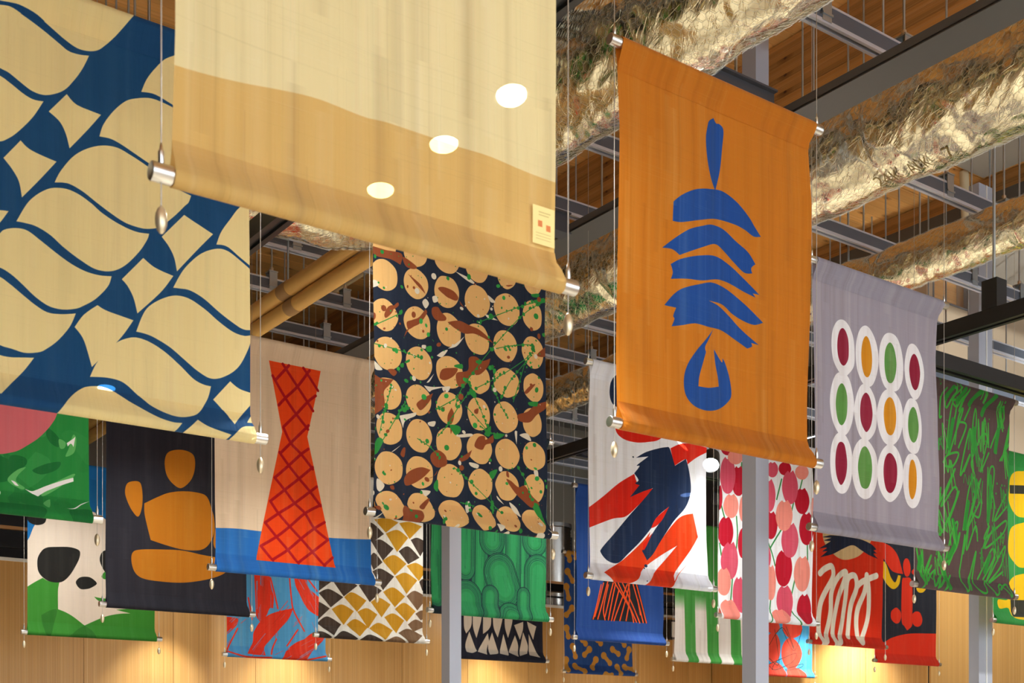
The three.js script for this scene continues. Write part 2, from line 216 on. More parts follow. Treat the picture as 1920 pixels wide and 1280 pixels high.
    'b|#6b4e34|900,975* 986,921 1111,974* 1013,1094*;993,1124* 1062,1090 1139,1127* 1048,1180*;913,1224* 1000,1175 1111,1224* 972,1285*;810,1306* 917,1262 1055,1316* 931,1411*;666,1384* 781,1339 876,1384* 767,1466*']],
  ['light blue banner with rough red brush strokes, under the red tower banner', 4.773, 2.478, -11.20, 1.106, 1.377, '#4389b8', [
    'B:4389b8|#c62a12|307,511* 460,497* 488,702 516,790 509,907* 474,910 432,1003 376,1045* 335,983 328,868 321,740;715,475* 844,490* 888,671 976,743 1050,818 1050,977* 903,907 844,845 787,744 743,656;362,1059* 460,975 572,929 722,890* 672,1001 572,1111 488,1206 418,1287 411,1371* 307,1369 225,1360* 293,1255 307,1152;844,1187* 947,1116 1079,1135* 1035,1204 917,1315 844,1398* 579,1409* 643,1315 743,1232;-32,1019* 129,1022 143,1072 89,1138 -32,1234*',
    'l:16|#c62a12|679,583 700,790 729,919 844,1108;481,612 558,904;859,568 983,703;474,1355 544,1203;21,1345 143,1123;35,1350 225,1392 474,1388;657,1262 772,1099;252,822 293,1024;844,1398 1065,1348']],
  ['brown banner covered in bright green scribbled lines, right of the grey oval banner', 7.075, 2.671, -5.18, 1.165, 1.398, '#5a4947', [
    'l:15|#3fa93b|351,34 320,102 310,228 331,225;403,19 372,118 393,153 466,40 424,15;508,7 455,92 508,128 593,18 529,156 572,86 593,6;382,468 445,144 487,87 497,161 403,478;487,390 529,194 572,149 424,462;529,409 614,244 529,232;351,535 403,478 529,447 466,544 362,558;679,465 690,233 722,112 733,200 701,423 657,263 550,596 657,442 593,565;711,563 679,477 810,279 876,308 788,540 898,395;988,383 1010,144 1033,49 1067,122 988,252;1056,426 1147,123 1101,327 1033,429 1159,266;920,353 1010,183;593,209 657,110;887,501 876,749 887,903 965,529 920,496 898,616 965,738 943,871',
    'l:15|#3fa93b|572,975 636,713 701,596 722,690 625,944 788,604 744,700 614,970 788,746 766,864 679,848;810,1079 898,915 832,1012 1101,854 1067,949 832,1077 965,908;1056,727 1101,669 965,869 1124,746;320,714 300,816 403,678 487,567 320,839 466,696 508,729 403,930 529,713 320,1026 279,968;362,1222 445,988 508,944 403,1231 529,1005 487,1110 382,1220;529,1271 593,1011 572,1140 636,943 614,1111 722,933 744,1034;744,1304 920,1081 954,1130 810,1299 965,1129 854,1308 1090,1039 1033,1189 876,1319 1056,1226;58,1163 87,1284 97,1369 117,1158 137,1316 218,1185 157,1277 77,1419;107,1393 218,1254 137,1366 259,1281 198,1398 320,1313 238,1407 382,1321 320,1413 424,1305;529,1271 572,1407 657,1273 614,1391 722,1113 679,1348 788,1403 832,1310 920,1407 1010,1321 1101,1406 1090,1315 988,1362',
    'l:38|#2f8f33|378,92 414,24;647,92 690,28 744,-7;799,138 832,81 909,-3;711,255 701,410;466,229 414,426;1028,76 1006,210 976,371;920,561 909,719 880,878;636,777 593,960;449,925 487,1047 403,1181;898,1123 832,1245;351,1261 372,1397;97,1209 77,1284;550,13 508,96']],
  ['white banner crowded with red, rose and salmon tulips, behind the steel post', 6.979, 2.611, -6.90, 1.144, 1.425, '#e6e8ee', [
    'l:14|#2c8441|282,209 276,300;53,567 95,667;226,637 239,771 222,915;43,865 64,953;184,1121 175,1212 158,1333;747,277 688,447;998,230 958,337;893,407 861,520;756,671 616,848;582,789 638,884 676,981;1047,783 1052,940;905,1062 866,1206;620,1255 589,1449;856,1323 900,1391 951,1450',
    'b|#b20a25|197,270 224,242* 244,253 274,233* 308,284 319,359 295,439 252,473 199,456 169,384 175,313;5,436 20,415* 28,426 43,411* 59,453 66,515 55,580 32,607 5,590 -10,530 -5,472;53,680 84,653* 106,665 139,644* 177,696 190,773 165,853 114,888 55,870 22,796 30,724;267,747 291,720* 308,734 334,713* 364,767 373,845 354,926 315,960 269,940 244,864 250,791;740,150 767,135* 785,139 815,127* 847,149 859,184 836,221 792,241 742,236 713,205 719,171;928,350 961,324* 982,334 1017,315* 1054,361 1068,429 1042,501 991,534 930,518 896,454 905,388;571,579 600,554* 620,566 652,547* 690,594 701,665 676,740 629,773 571,757 540,688 549,621;982,549 1012,519* 1033,532 1066,509* 1106,568 1118,655 1092,745 1042,783 982,762 949,679 958,598;715,883 751,850* 774,865 813,841* 856,907 870,1003 840,1100 783,1142 717,1118 679,1025 688,936;961,1216 996,1188* 1017,1203 1052,1181* 1092,1238 1106,1319 1080,1403 1026,1438 963,1417 928,1337 937,1262;362,359 395,330* 417,343 452,320* 491,373 505,451 478,533 425,569 364,552 330,478 338,404;362,949 395,922* 417,935 452,914* 491,968 505,1046 478,1128 425,1162 364,1143 330,1067 338,994;64,-8 95,-34* 116,-25 150,-44* 188,-0 201,65 175,137 125,171 66,158 32,94 40,31',
    'b|#cf4a63|68,219 99,186* 122,201 158,175* 199,238 212,331 184,429 131,471 70,451 34,361 43,273;97,878 131,846* 154,862 192,837* 233,902 248,996 220,1093 163,1134 99,1110 61,1020 70,931;212,1140 237,1109* 254,1125 282,1103* 312,1168 323,1261 302,1355 261,1393 214,1368 186,1277 192,1191;596,171 620,155* 638,161 665,148* 697,173 706,212 685,254 645,275 598,269 571,232 578,195;551,329 580,299* 598,312 629,289* 663,347 674,430 652,519 605,557 553,537 522,456 529,377;785,231 820,198* 843,212 879,187* 921,247 935,335 907,427 852,468 788,448 751,364 760,280;783,658 820,626* 843,641 882,616* 926,679 940,768 909,862 852,903 785,881 747,793 756,709;538,851 558,830* 571,840 593,825* 616,866 625,925 609,987 576,1013 540,997 518,940 522,884;726,1165 760,1136* 785,1150 824,1128* 868,1187 882,1273 852,1361 794,1397 728,1375 690,1293 699,1213;382,1235 417,1209* 439,1222 476,1201* 518,1256 531,1335 502,1416 447,1450 384,1429 347,1353 356,1280;319,62 351,33* 373,45 408,22* 447,74 461,151 434,234 382,271 321,255 287,181 295,108;831,-74 866,-104* 889,-92 926,-116* 968,-63 982,17 954,102 898,141 833,125 797,49 806,-27',
    'b|#e88a7c|158,136 190,119* 212,124 246,110* 284,132 297,168 271,207 220,229 160,225 127,194 135,159;110,493 141,470* 163,480 197,462* 235,501 248,561 222,626 171,655 112,642 78,585 87,529;45,1076 72,1053* 91,1065 120,1047* 156,1094 167,1163 144,1235 99,1265 45,1249 15,1181 24,1117;72,1317 108,1296* 133,1305 173,1290* 218,1330 233,1389 203,1453 144,1479 74,1465 34,1407 45,1351;274,487 295,464* 308,474 330,458* 354,505 362,572 347,642 312,673 276,656 254,589 261,525;935,152 965,135* 986,140 1019,126* 1057,149 1068,187 1042,228 996,250 937,245 905,212 912,175;715,476 751,447* 774,460 813,437* 856,491 870,571 840,655 783,692 717,674 679,598 688,523;578,1014 602,984* 620,999 647,977* 679,1041 688,1133 667,1227 627,1265 580,1241 553,1151 560,1066;926,913 963,882* 986,897 1026,873* 1071,937 1085,1030 1054,1127 996,1168 928,1145 889,1054 898,967;645,1350 683,1335* 710,1341 753,1329* 801,1355 817,1394 785,1437 722,1456 647,1448 605,1411 616,1373;1094,402 1104,382* 1111,392 1123,378* 1135,421 1139,482 1130,545 1113,571 1094,554 1083,493 1085,436;384,629 417,601* 439,614 474,591* 513,645 527,723 500,805 447,841 386,823 351,747 360,674;607,-60 638,-86* 661,-77 694,-96* 733,-50 747,17 722,90 670,125 609,112 576,46 585,-19']],
  ['plain blue banner with a black cone streaked in orange, behind the white banner', 6.943, 2.566, -8.62, 1.105, 1.340, '#1c4084', [
    'p|#18191e|419,649 699,624 879,1165 538,1164 209,1173',
    'l:13|#de4c18|321,852 230,1164;351,835 248,1141;410,800 283,1161;410,845 351,1059 370,1163;469,825 370,1133;499,823 410,1160;538,880 449,1165;469,795 659,1038 709,1165;528,820 619,965 744,1162;578,817 785,1165;629,828 479,1164;663,810 548,1159;699,807 828,1160;740,804 867,1160;756,955 791,1091;598,694 659,901 619,1155']],
  ['black banner with two rows of pale pointed teeth, under the green looped banner', 6.848, 2.499, -10.34, 1.110, 1.382, '#1b1b28', [
    'b|#c6bbac|92,875* 188,855* 185,1055 116,1149* 89,1074;207,867* 252,837 304,874* 304,1007 244,1187* 204,1067;325,859* 415,852* 415,1054 325,1142*;440,851* 561,842* 561,978 501,1168* 448,1052;594,854* 693,850* 681,1011 631,1166* 591,1044;707,1030* 822,989* 817,1071 779,1176*;873,983* 997,1026* 954,1167* 894,1053;156,1125* 241,1318* 172,1341 111,1331* 108,1245;382,1130* 396,1210* 432,1120* 503,1305* 489,1333 386,1348* 382,1237* 350,1350* 249,1324*;572,1129* 626,1299 614,1348* 518,1332*;718,1134* 757,1239 740,1355* 634,1313*;820,1096* 882,1232 868,1315* 762,1345*;894,1111* 1020,1350* 894,1331*']],
  ['green banner with large yellow rounded shapes and dark bars at the right edge', 9.300, 2.643, -6.04, 1.130, 1.407, '#298537', [
    'b|#dcb000|285,196 336,141 435,117 593,116 768,249 622,464 435,509 336,480 266,391 274,278;252,714 294,613 421,562 593,549 768,712 622,889 421,936 308,885 252,826;238,1132 280,1048 392,999 593,990 768,1157 622,1348 322,1375 252,1291 127,1300 108,1229 238,1220',
    'p|#2b2a1c|280,253 887,193 887,265 280,325;280,1217 887,1190 887,1339 294,1361']],
  ['red banner with white looping scribble and dark moustache brush marks', 9.033, 2.576, -7.76, 1.112, 1.385, '#cc2a0f', [
    'b|#c9aa7c|208,356 246,464 360,541 494,579 630,564 769,509 888,401 925,282 828,150 552,130 284,223',
    'b|#1b2035|312,370* 208,399 331,393* 227,428 322,425* 161,510* 265,493 208,530 274,524* 180,589* 360,541 513,476 650,431 769,464 888,504 1010,532* 949,486 1000,481* 949,454 989,443* 919,398 788,366 630,357 494,358',
    'l:60|#e6ded0|180,738 246,689 341,662 363,754 246,913 180,1043 156,1231 180,1366 217,1395 274,1261 322,1096 337,906 436,760 552,694 533,790 436,962 363,1193 356,1344 394,1405 446,1327 504,1147 552,954 582,761 680,721 709,827 640,986 601,1141 572,1307;858,700 888,865 878,1098 798,1282 739,1356 703,1198 729,1030 828,857 858,700;709,827 788,770 989,696']],
  ['white banner with vertical green stripes, lower left of the tulip banner', 8.941, 2.512, -9.48, 1.130, 1.407, '#d8d2cb', [
    'p|#3a8a36|138,99 308,81 353,1483 203,1469;453,66 640,47 689,1470 524,1466;793,32 968,14 1032,1477 874,1473;1130,-3 1311,-22 1371,1485 1208,1481',
    'G|#3a8a36|242,628 242,888']],
  ['dark blue banner scattered with tan peanuts, behind the blue cone banner', 8.865, 2.475, -11.20, 1.092, 1.359, '#1d3f7c', [
    'N|#b07c2e|65,18,101,81;77,216,150,315;65,389,97,520;145,631,65,712;65,864,89,958;150,1070,187,1182;398,1092,323,1157;752,1075,843,1123;1012,1066,973,1167;612,1154,706,1237;493,1207,428,1303;53,1227,53,1341;175,1298,298,1350;817,1282,843,1359;934,1277,1052,1302;612,1381,701,1386;298,985,338,1026;523,973,561,1010;908,963,934,1007;273,104,348,155;523,159,599,230;830,54,804,155;348,367,323,446;574,505,676,536;908,362,960,437;373,712,448,803;752,687,830,761;1012,710,960,812;150,0,175,36']],
  ['black banner with a red face and yellow crescent eyes above red ground', 11.088, 2.541, -8.62, 1.141, 1.421, '#1e2029', [
    'b|#cc2a0f|90,121* 296,166 423,263 517,448* 319,433 181,314 90,251*;494,521 552,487 647,486 678,580 675,905 671,1009 588,1065* 529,1017* 487,976 477,771;863,297 671,403 754,448 935,366;-134,1328* 170,1226 319,1161 529,1113 742,1090 1181,1069* 1181,1657* -134,1699*',
    'e|#cc2a0f|583,369,66,103;384,916,93,85;759,929,96,86',
    'b|#d6a806|113,364* 193,342 250,424 296,508 365,553 423,468* 470,471* 435,569 342,628 250,598 159,504;754,574 766,617 826,631 911,599 1009,464 935,515 838,567']],
  ['blue banner with red round tomatoes and thin scrawled lines, under the tulip banner', 11.034, 2.487, -10.34, 1.110, 1.382, '#3a90c2', [
    'e|#c63a28|381,1060,128,185;722,798,173,126;704,1114,183,192;408,1352,169,115;756,1381,180,98;381,806,121,83;82,972,158,182;49,1293,157,159;-243,1102,154,158',
    'l:8|#1c2a22|314,1029 550,808 756,1053 618,792;414,839 482,1252 314,1190;550,831 756,1077 895,811;314,1259 550,1179 791,1110 722,1219 414,1324 314,1282;584,1317 895,1235 860,1283 584,1329;347,1327 448,1230 550,1377;16,1089 280,870 148,1266']],
];
const pairs = (s) => s.trim().split(/\s+/).map((q) => { const sharp = q.endsWith('*'), [x, y] = q.replace('*', '').split(',').map(Number); return { x, y, sharp }; });
function spline(P, closed) {   // Catmull-Rom through the points, broken at sharp corners
  const out = [], n = P.length, at = (i) => (closed ? P[(i + n) % n] : P[Math.min(Math.max(i, 0), n - 1)]);
  for (let i = 0; i < (closed ? n : n - 1); i++) {
    const a = at(i), b = at(i + 1), p = a.sharp ? a : at(i - 1), q = b.sharp ? b : at(i + 2);
    for (let k = 0; k < 8; k++) {
      const t = k / 8, t2 = t * t, t3 = t2 * t, f = (u, v, w, z) => 0.5 * (2 * v + (w - u) * t + (2 * u - 5 * v + 4 * w - z) * t2 + (3 * v - u - 3 * w + z) * t3);
      out.push([f(p.x, a.x, b.x, q.x), f(p.y, a.y, b.y, q.y)]);
    }
  }
  if (!closed) out.push([P[n - 1].x, P[n - 1].y]);
  return out;
}
function tracePath(g, pts, close) { g.beginPath(); pts.forEach(([x, y], i) => (i ? g.lineTo(x, y) : g.moveTo(x, y))); if (close) g.closePath(); }
const OPS = {
  b(g, c, s) { tracePath(g, spline(pairs(s), true), true); g.fillStyle = c; g.fill(); },
  p(g, c, s) { tracePath(g, pairs(s).map((q) => [q.x, q.y]), true); g.fillStyle = c; g.fill(); },
  l(g, c, s, w) { const q = spline(pairs(s), false); g.strokeStyle = c; g.lineWidth = +w; g.lineCap = 'round'; g.lineJoin = 'round'; tracePath(g, q); g.stroke(); },
  e(g, c, s) { const [x, y, rx, ry] = s.split(',').map(Number); const P = []; for (let k = 0; k < 12; k++) { const a = k / 12 * Math.PI * 2, w = 1 + rr(-0.035, 0.035); P.push({ x: x + rx * Math.cos(a) * w, y: y + ry * Math.sin(a) * w }); } tracePath(g, spline(P, true), true); g.fillStyle = c; g.fill(); },
  L(g, c, s, w) {   // a dribbled line with beads of paint along it
    OPS.l(g, c, s, w * 0.6); const q = spline(pairs(s), false); g.fillStyle = c;
    for (let k = 0; k < q.length; k++) if (rnd() < 0.55) { const r = w * rr(0.5, 1.7); g.beginPath(); g.ellipse(q[k][0] + rr(-6, 6), q[k][1] + rr(-6, 6), r, r * rr(0.6, 1), rnd() * 3, 0, 7); g.fill(); }
  },
  B(g, c, s, v) {   // a dry brush stroke: the outline, bare hair lines inside, stray bristles at the ends
    const q = spline(pairs(s), true); tracePath(g, q, true); g.fillStyle = c; g.fill();
    let cx = 0, cy = 0; q.forEach(([x, y]) => { cx += x / q.length; cy += y / q.length; }); let xx = 0, xy = 0, yy = 0; q.forEach(([x, y]) => { xx += (x - cx) ** 2; xy += (x - cx) * (y - cy); yy += (y - cy) ** 2; });
    const a = 0.5 * Math.atan2(2 * xy, xx - yy), len = Math.sqrt(Math.max(xx, yy) / q.length) * 2, dx = Math.cos(a), dy = Math.sin(a), wid = Math.sqrt(Math.min(xx, yy) / q.length) * 1.5;
    g.save(); tracePath(g, q, true); g.clip();
    for (let k = 0; k < 34; k++) { const o = rr(-1.6, 1.6) * wid, e = rnd() < 0.5 ? -1 : 1, t0 = e * len * rr(0.35, 1.2), t1 = t0 - e * len * rr(0.2, 0.8); g.strokeStyle = k % 3 ? '#' + v : '#8f1d0c'; g.globalAlpha = k % 3 ? 0.75 : 0.4; g.lineWidth = rr(1.5, 7); g.beginPath(); g.moveTo(cx + dx * t0 - dy * o, cy + dy * t0 + dx * o); g.lineTo(cx + dx * t1 - dy * o, cy + dy * t1 + dx * o); g.stroke(); }
    g.restore(); g.globalAlpha = 1; g.strokeStyle = c;
    for (let k = 0; k < 9; k++) { const o = rr(-1.3, 1.3) * wid, e = rnd() < 0.5 ? -1 : 1, t0 = e * len * rr(0.6, 0.9), t1 = e * len * rr(0.95, 1.25); g.lineWidth = rr(2, 6); g.beginPath(); g.moveTo(cx + dx * t0 - dy * o, cy + dy * t0 + dx * o); g.lineTo(cx + dx * t1 - dy * o * 1.1, cy + dy * t1 + dx * o * 1.1); g.stroke(); }
  },
  W(g, c, s) {   // watery blotches of dye scattered in a box
    const [x, y, w, h, n] = s.split(',').map(Number); g.fillStyle = c;
    for (let k = 0; k < n; k++) { const P = [], X = x + rnd() * w, Y = y + rnd() * h, r = rr(20, 130), sq = rr(0.3, 0.9), ro = rnd() * 3; for (let q = 0; q < 9; q++) { const a = q / 9 * 6.283, R1 = r * rr(0.6, 1.25); const ux = Math.cos(a) * R1, uy = Math.sin(a) * R1 * sq; P.push({ x: X + ux * Math.cos(ro) - uy * Math.sin(ro), y: Y + ux * Math.sin(ro) + uy * Math.cos(ro), sharp: rnd() < 0.3 }); } g.globalAlpha = rr(0.06, 0.3); tracePath(g, spline(P, true), true); g.fill(); }
    g.globalAlpha = 1;
  },
  N(g, c, s) {
    const [x0, y0, x1, y1] = s.split(',').map(Number); const dx = x1 - x0, dy = y1 - y0, L = Math.hypot(dx, dy), k = Math.max(1, 62 / L), cx = (x0 + x1) / 2, cy = (y0 + y1) / 2; g.fillStyle = c; g.strokeStyle = c;
    for (const t of [-0.5, 0.5]) { g.beginPath(); g.arc(cx + dx * t * k, cy + dy * t * k, t < 0 ? 42 : 36, 0, 7); g.fill(); }
    g.lineWidth = 50; g.beginPath(); g.moveTo(cx - dx * 0.5 * k, cy - dy * 0.5 * k); g.lineTo(cx + dx * 0.5 * k, cy + dy * 0.5 * k); g.stroke();
  },
  A(g, c, s) {   // a loaded comb drawn up and down: a broad green loop with dark hair lines along it
    const [x0, y0, x1, y1, w] = s.split(',').map(Number); const W = w;
    const line = (col, wd) => { g.strokeStyle = col; g.lineWidth = wd; g.lineCap = 'round'; g.beginPath(); g.moveTo(x0, y0); g.lineTo(x1, y1); g.stroke(); };
    line('#17303a', W + 12); line('#2a8c52', W);
    for (let k = 0, u = 0.97; u > 0.6; k++, u -= rr(0.018, 0.045)) line(k % 2 ? '#2f9a5a' : ['#17343a', '#1d4a45', '#24594a'][k % 3], W * u);
    line('#2a8d52', W * 0.58); line('#2f985a', W * 0.4);
    for (let k = 0; k < 26; k++) { g.globalAlpha = rr(0.15, 0.6); g.strokeStyle = rnd() < 0.55 ? '#17343a' : '#45b874'; g.lineWidth = rr(1, 4); const o = rr(-0.47, 0.47) * W, m = rr(0, 1), l = rr(0.08, 0.5); g.beginPath(); g.moveTo(x0 + (x1 - x0) * m + o, y0 + (y1 - y0) * m); g.lineTo(x0 + (x1 - x0) * Math.min(1, m + l) + o, y0 + (y1 - y0) * Math.min(1, m + l)); g.stroke(); }
    g.globalAlpha = 1;
  },
  G(g, c, s) { const [a, b] = pairs(s), q = g.createLinearGradient(0, a.y, 0, b.y); q.addColorStop(0, c); q.addColorStop(0.35, c); q.addColorStop(1, c + '00'); g.fillStyle = q; g.fillRect(0, -100, 1400, b.y + 100); },
};
const PAD = 0.05;
function printCloth(i, W, H, base, ops) {
  const dim = new THREE.Color(base).getHSL({}).l < 0.2 ? 0.35 : 1;
  const s = i < 5 || i === 8 ? 0.98 : 0.74, w = Math.round(W * 1000 * s), h = Math.round((H + 2 * PAD) * 1000 * s);
  return canvasTexture(w, h, (g) => {
    g.fillStyle = base; g.fillRect(0, 0, w, h);
    g.save(); g.scale(s, s); g.translate(0, PAD * 1000);
    for (const op of ops) { const [kind, color, list] = op.split('|'), [k, wd] = kind.split(':'); for (const one of list.split(';')) OPS[k](g, color, one, wd); }
    if (base === '#1d2638') for (let k = 0; k < 420; k++) {    // fine paint spatter
      g.fillStyle = ['#2a8a3a', '#2a8a3a', '#33a046', '#8c4726', '#e0d8c4'][Math.floor(rnd() * 5)]; g.beginPath(); const r = rnd() ** 3 * 13 + 2.5; g.ellipse(rnd() * 1100, rnd() * 1420, r, r * rr(0.6, 1.1), rnd() * 3, 0, 7); g.fill();
    }
    if (base === '#5a4947') for (let k = 0; k < 46; k++) {   // more of the quick green scrawl
      const x = rnd() * 1150, y = rr(-20, 1420), l = rr(90, 330), n = 3 + Math.floor(rnd() * 4), a = rr(-0.35, -0.05) + 1.5708, P = [];
      for (let q = 0; q < n; q++) { const d = q % 2 ? l * rr(0.7, 1) : rr(0, 0.2) * l; P.push({ x: x + q * rr(12, 26) + Math.cos(a) * d * -1, y: y - Math.sin(a) * d }); }
      g.strokeStyle = rnd() < 0.7 ? '#45ae3f' : '#37983a'; g.lineWidth = rr(6, 13); g.lineCap = g.lineJoin = 'round'; tracePath(g, spline(P, false)); g.stroke();
      if (rnd() < 0.5) { g.fillStyle = '#37983a'; for (let q = 0; q < 5; q++) { g.beginPath(); g.arc(x + rr(-20, 60), y - rr(0, l), rr(4, 9), 0, 7); g.fill(); } }
    }
    g.restore();
    g.globalAlpha = 1;
    for (let k = 0; k < 120; k++) {   // uneven dye: soft streaks along the warp
      const x = rnd() * w, ww = rr(6, 70) * s, y = rr(-0.3, 0.9) * h, hh = rr(0.2, 0.9) * h, q = g.createLinearGradient(x, 0, x + ww, 0), c = rnd() < 0.45 ? '255,250,235' : '60,35,10';
      q.addColorStop(0, `rgba(${c},0)`); q.addColorStop(rr(0.3, 0.7), `rgba(${c},1)`); q.addColorStop(1, `rgba(${c},0)`); g.globalAlpha = rr(0.02, 0.075) * dim; g.fillStyle = q; g.fillRect(x, y, ww, hh);
    }
    for (let k = 0; k < 900; k++) {  // yarns of the plain weave
      g.globalAlpha = rr(0.015, 0.06) * dim; g.fillStyle = rnd() < 0.5 ? '#ffffff' : '#1a1208'; const l = rr(0.05, 0.4); if (k % 2) g.fillRect(rnd() * w, rr(-0.2, 1) * h, 1, l * h); else g.fillRect(rr(-0.2, 1) * w, rnd() * h, l * w, 1);
    }
    g.globalAlpha = 1;
  });
}
const SHEET_Z = -0.021, TUBE = 0.023, SEAM = 0.088;
function clothGeometry(W, H, phase) {
  const path = [];   // [y, z] from the upper seam over the upper rod, down the sheet and round the lower rod to its seam
  path.push([H - SEAM, SHEET_Z + 0.002], [H - SEAM * 0.7, SHEET_Z + 0.008], [H - SEAM * 0.45, 0.004]);
  for (let k = 0; k <= 10; k++) { const a = (-25 + k * 20.5) * Math.PI / 180; path.push([H + Math.sin(a) * TUBE, Math.cos(a) * TUBE]); }
  const n = 34; for (let k = 1; k < n; k++) path.push([H - 0.02 + (0.04 - H) * k / n, SHEET_Z]);
  for (let k = 0; k <= 10; k++) { const a = (180 + k * 20.5) * Math.PI / 180; path.push([Math.sin(a) * TUBE, Math.cos(a) * TUBE]); }
  path.push([SEAM * 0.45, 0.005], [SEAM * 0.7, SHEET_Z + 0.009], [SEAM, SHEET_Z + 0.002]);
  const cols = 26, pos = [], uv = [], idx = [], half = W / 2 - 0.024;
  path.forEach(([y, z], j) => {
    const near = Math.min(y, H - y), slack = THREE.MathUtils.clamp((near - 0.05) / 0.25, 0, 1), pinch = 0.007 * THREE.MathUtils.clamp((near - 0.025) / 0.04, 0, 1);
    for (let i = 0; i <= cols; i++) {
      const t = i / cols, x = (t * 2 - 1) * (half - pinch);
      const wave = 0.004 * Math.sin(t * 9 + phase) + 0.003 * Math.sin(t * 17 + phase * 2.3 + y * 2) + 0.005 * Math.sin(y * 3.1 + phase * 1.7 + t * 2) + 0.006 * (noise3(t * 7 + phase, y * 5, phase) - 0.5);
      const edge = 0.012 * (Math.exp(-t * 16) + Math.exp(-(1 - t) * 16)) * Math.sin(y * 2.2 + phase);
      pos.push(x, y, z + slack * (wave + edge)); uv.push((x + W / 2) / W, (y + PAD) / (H + 2 * PAD));
      if (j && i) { const a = j * (cols + 1) + i, b = a - 1, c = a - cols - 1, d = c - 1; idx.push(a, c, b, b, c, d); }
    }
  });
  const g = new THREE.BufferGeometry(); g.setAttribute('position', new THREE.Float32BufferAttribute(pos, 3)); g.setAttribute('uv', new THREE.Float32BufferAttribute(uv, 2)); g.setIndex(idx); g.computeVertexNormals(); return g;
}
const weightGeo = new THREE.LatheGeometry([[0, 0.030], [0.0035, 0.0295], [0.008, 0.024], [0.0118, 0.014], [0.0132, 0.002], [0.0122, -0.01], [0.0088, -0.0205], [0.0042, -0.0275], [0, -0.029]].map(([x, y]) => new THREE.Vector2(x, y)).reverse(), 18);
const capGeo = new THREE.LatheGeometry([[0, -0.024], [0.0185, -0.024], [0.0205, -0.022], [0.0205, 0.022], [0.0185, 0.024], [0, 0.024]].map(([x, y]) => new THREE.Vector2(x, y)), 22).rotateZ(Math.PI / 2);
const gripGeo = new THREE.LatheGeometry([[0, 0], [0.0065, 0], [0.0065, 0.026], [0.004, 0.03], [0.0022, 0.044], [0, 0.044]].map(([x, y]) => new THREE.Vector2(x, y)), 12);
BANNERS.forEach(([label, x, y, z, W, H, base, ops], i) => {
  const t = thing('banner', label, 'banner', x + W / 2, y, z);
  t.userData.group = 'printed cloth banners hung in rows from the ceiling rails';
  const map = printCloth(i, W, H, base, ops); map.wrapS = map.wrapT = THREE.ClampToEdgeWrapping;
  const cloth = part('cloth', clothGeometry(W, H, i * 1.7 + 0.4), new THREE.MeshPhysicalMaterial({ map, roughness: 0.95, transmission: 0.42, thickness: 0, specularIntensity: 0.25, bumpMap: rep(fabricBump, 1, 1.3, i * 0.17, i * 0.29), bumpScale: 0.01, side: THREE.DoubleSide }), t);
  cloth.userData.label = 'printed cloth with sewn rod sleeves';
  for (const yy of [0, H]) {
    const r = part(yy ? 'upper_rod' : 'lower_rod', cyl(0.0165, W, 14).rotateZ(Math.PI / 2), M.satin, t, 0, yy, 0);
    for (const s of [-1, 1]) part('end_cap', capGeo, M.steel, r, s * (W / 2), 0, 0);
  }
  for (const s of [-1, 1]) {
    const top = rail_y - y, wire = part('wire', cyl(0.0016, top + 0.075, 5), M.wire, t, s * W / 2, (top - 0.075) / 2, 0);
    part('wire_grip', gripGeo, M.steel, wire, 0, 0.0205 - (top - 0.075) / 2, 0);
    if (H + y < rail_y - 0.1) part('wire_grip', gripGeo, M.steel, wire, 0, H + 0.0205 - (top - 0.075) / 2, 0);
    part('weight', weightGeo, M.weight, wire, 0, -0.1 - (top - 0.075) / 2, 0);
  }
  if (i === 0) {   // small sewn tag with two red seals on the pale cream banner
    const tagTex = canvasTexture(128, 160, (g, w, h) => {
      g.fillStyle = '#e9d48f'; g.fillRect(0, 0, w, h); g.fillStyle = '#cf7a45'; g.fillRect(30, 60, 26, 26); g.fillRect(78, 72, 26, 26); g.fillStyle = 'rgba(130,110,60,0.35)'; g.fillRect(34, 22, 70, 5); g.fillRect(34, 34, 60, 5);
      for (let k = 0; k < 3; k++) g.fillRect(18, 112 + k * 12, 88, 3);
    });
    part('cloth_tag', box(0.072, 0.1, 0.001), std('#ffffff', 0.9, 0, { map: tagTex }), t, W / 2 - 0.075, 0.145, SHEET_Z + 0.012);
  }
});

// ---------------------------------------------------------------- ceiling rails with threaded rods and brackets
const railShape = new THREE.Shape([[-0.03, 0.019], [-0.012, 0.019], [-0.012, 0.03], [0.012, 0.03], [0.012, 0.019], [0.03, 0.019], [0.03, 0.036], [0.022, 0.04], [0.022, 0.1], [-0.022, 0.1], [-0.022, 0.04], [-0.03, 0.036]].map(([a, b]) => new THREE.Vector2(a, b)));
const bracketGeo = mergeGeometries([box(0.07, 0.16, 0.006).clone().translate(0, 0.09, 0.032), box(0.07, 0.16, 0.006).clone().translate(0, 0.09, -0.032), box(0.078, 0.01, 0.08).clone().translate(0, 0.165, 0), box(0.08, 0.012, 0.085).clone().translate(0, 0.045, 0)]);
const nutGeo = cyl(0.016, 0.03, 6);
const railLabels = ['over the pale cream banner', 'over the orange tree banner', 'over the lilac grey oval banner', 'over the navy disc banner', 'over the white brush-stroke banner', 'over the red tower banner', 'over the green looped banner', 'over the black seated figure banner', 'over the brown fan banner', 'over the panda banner', 'over the blue peanut banner', 'one row behind the peanut banner', 'two rows behind the peanut banner', 'three rows behind the peanut banner'];
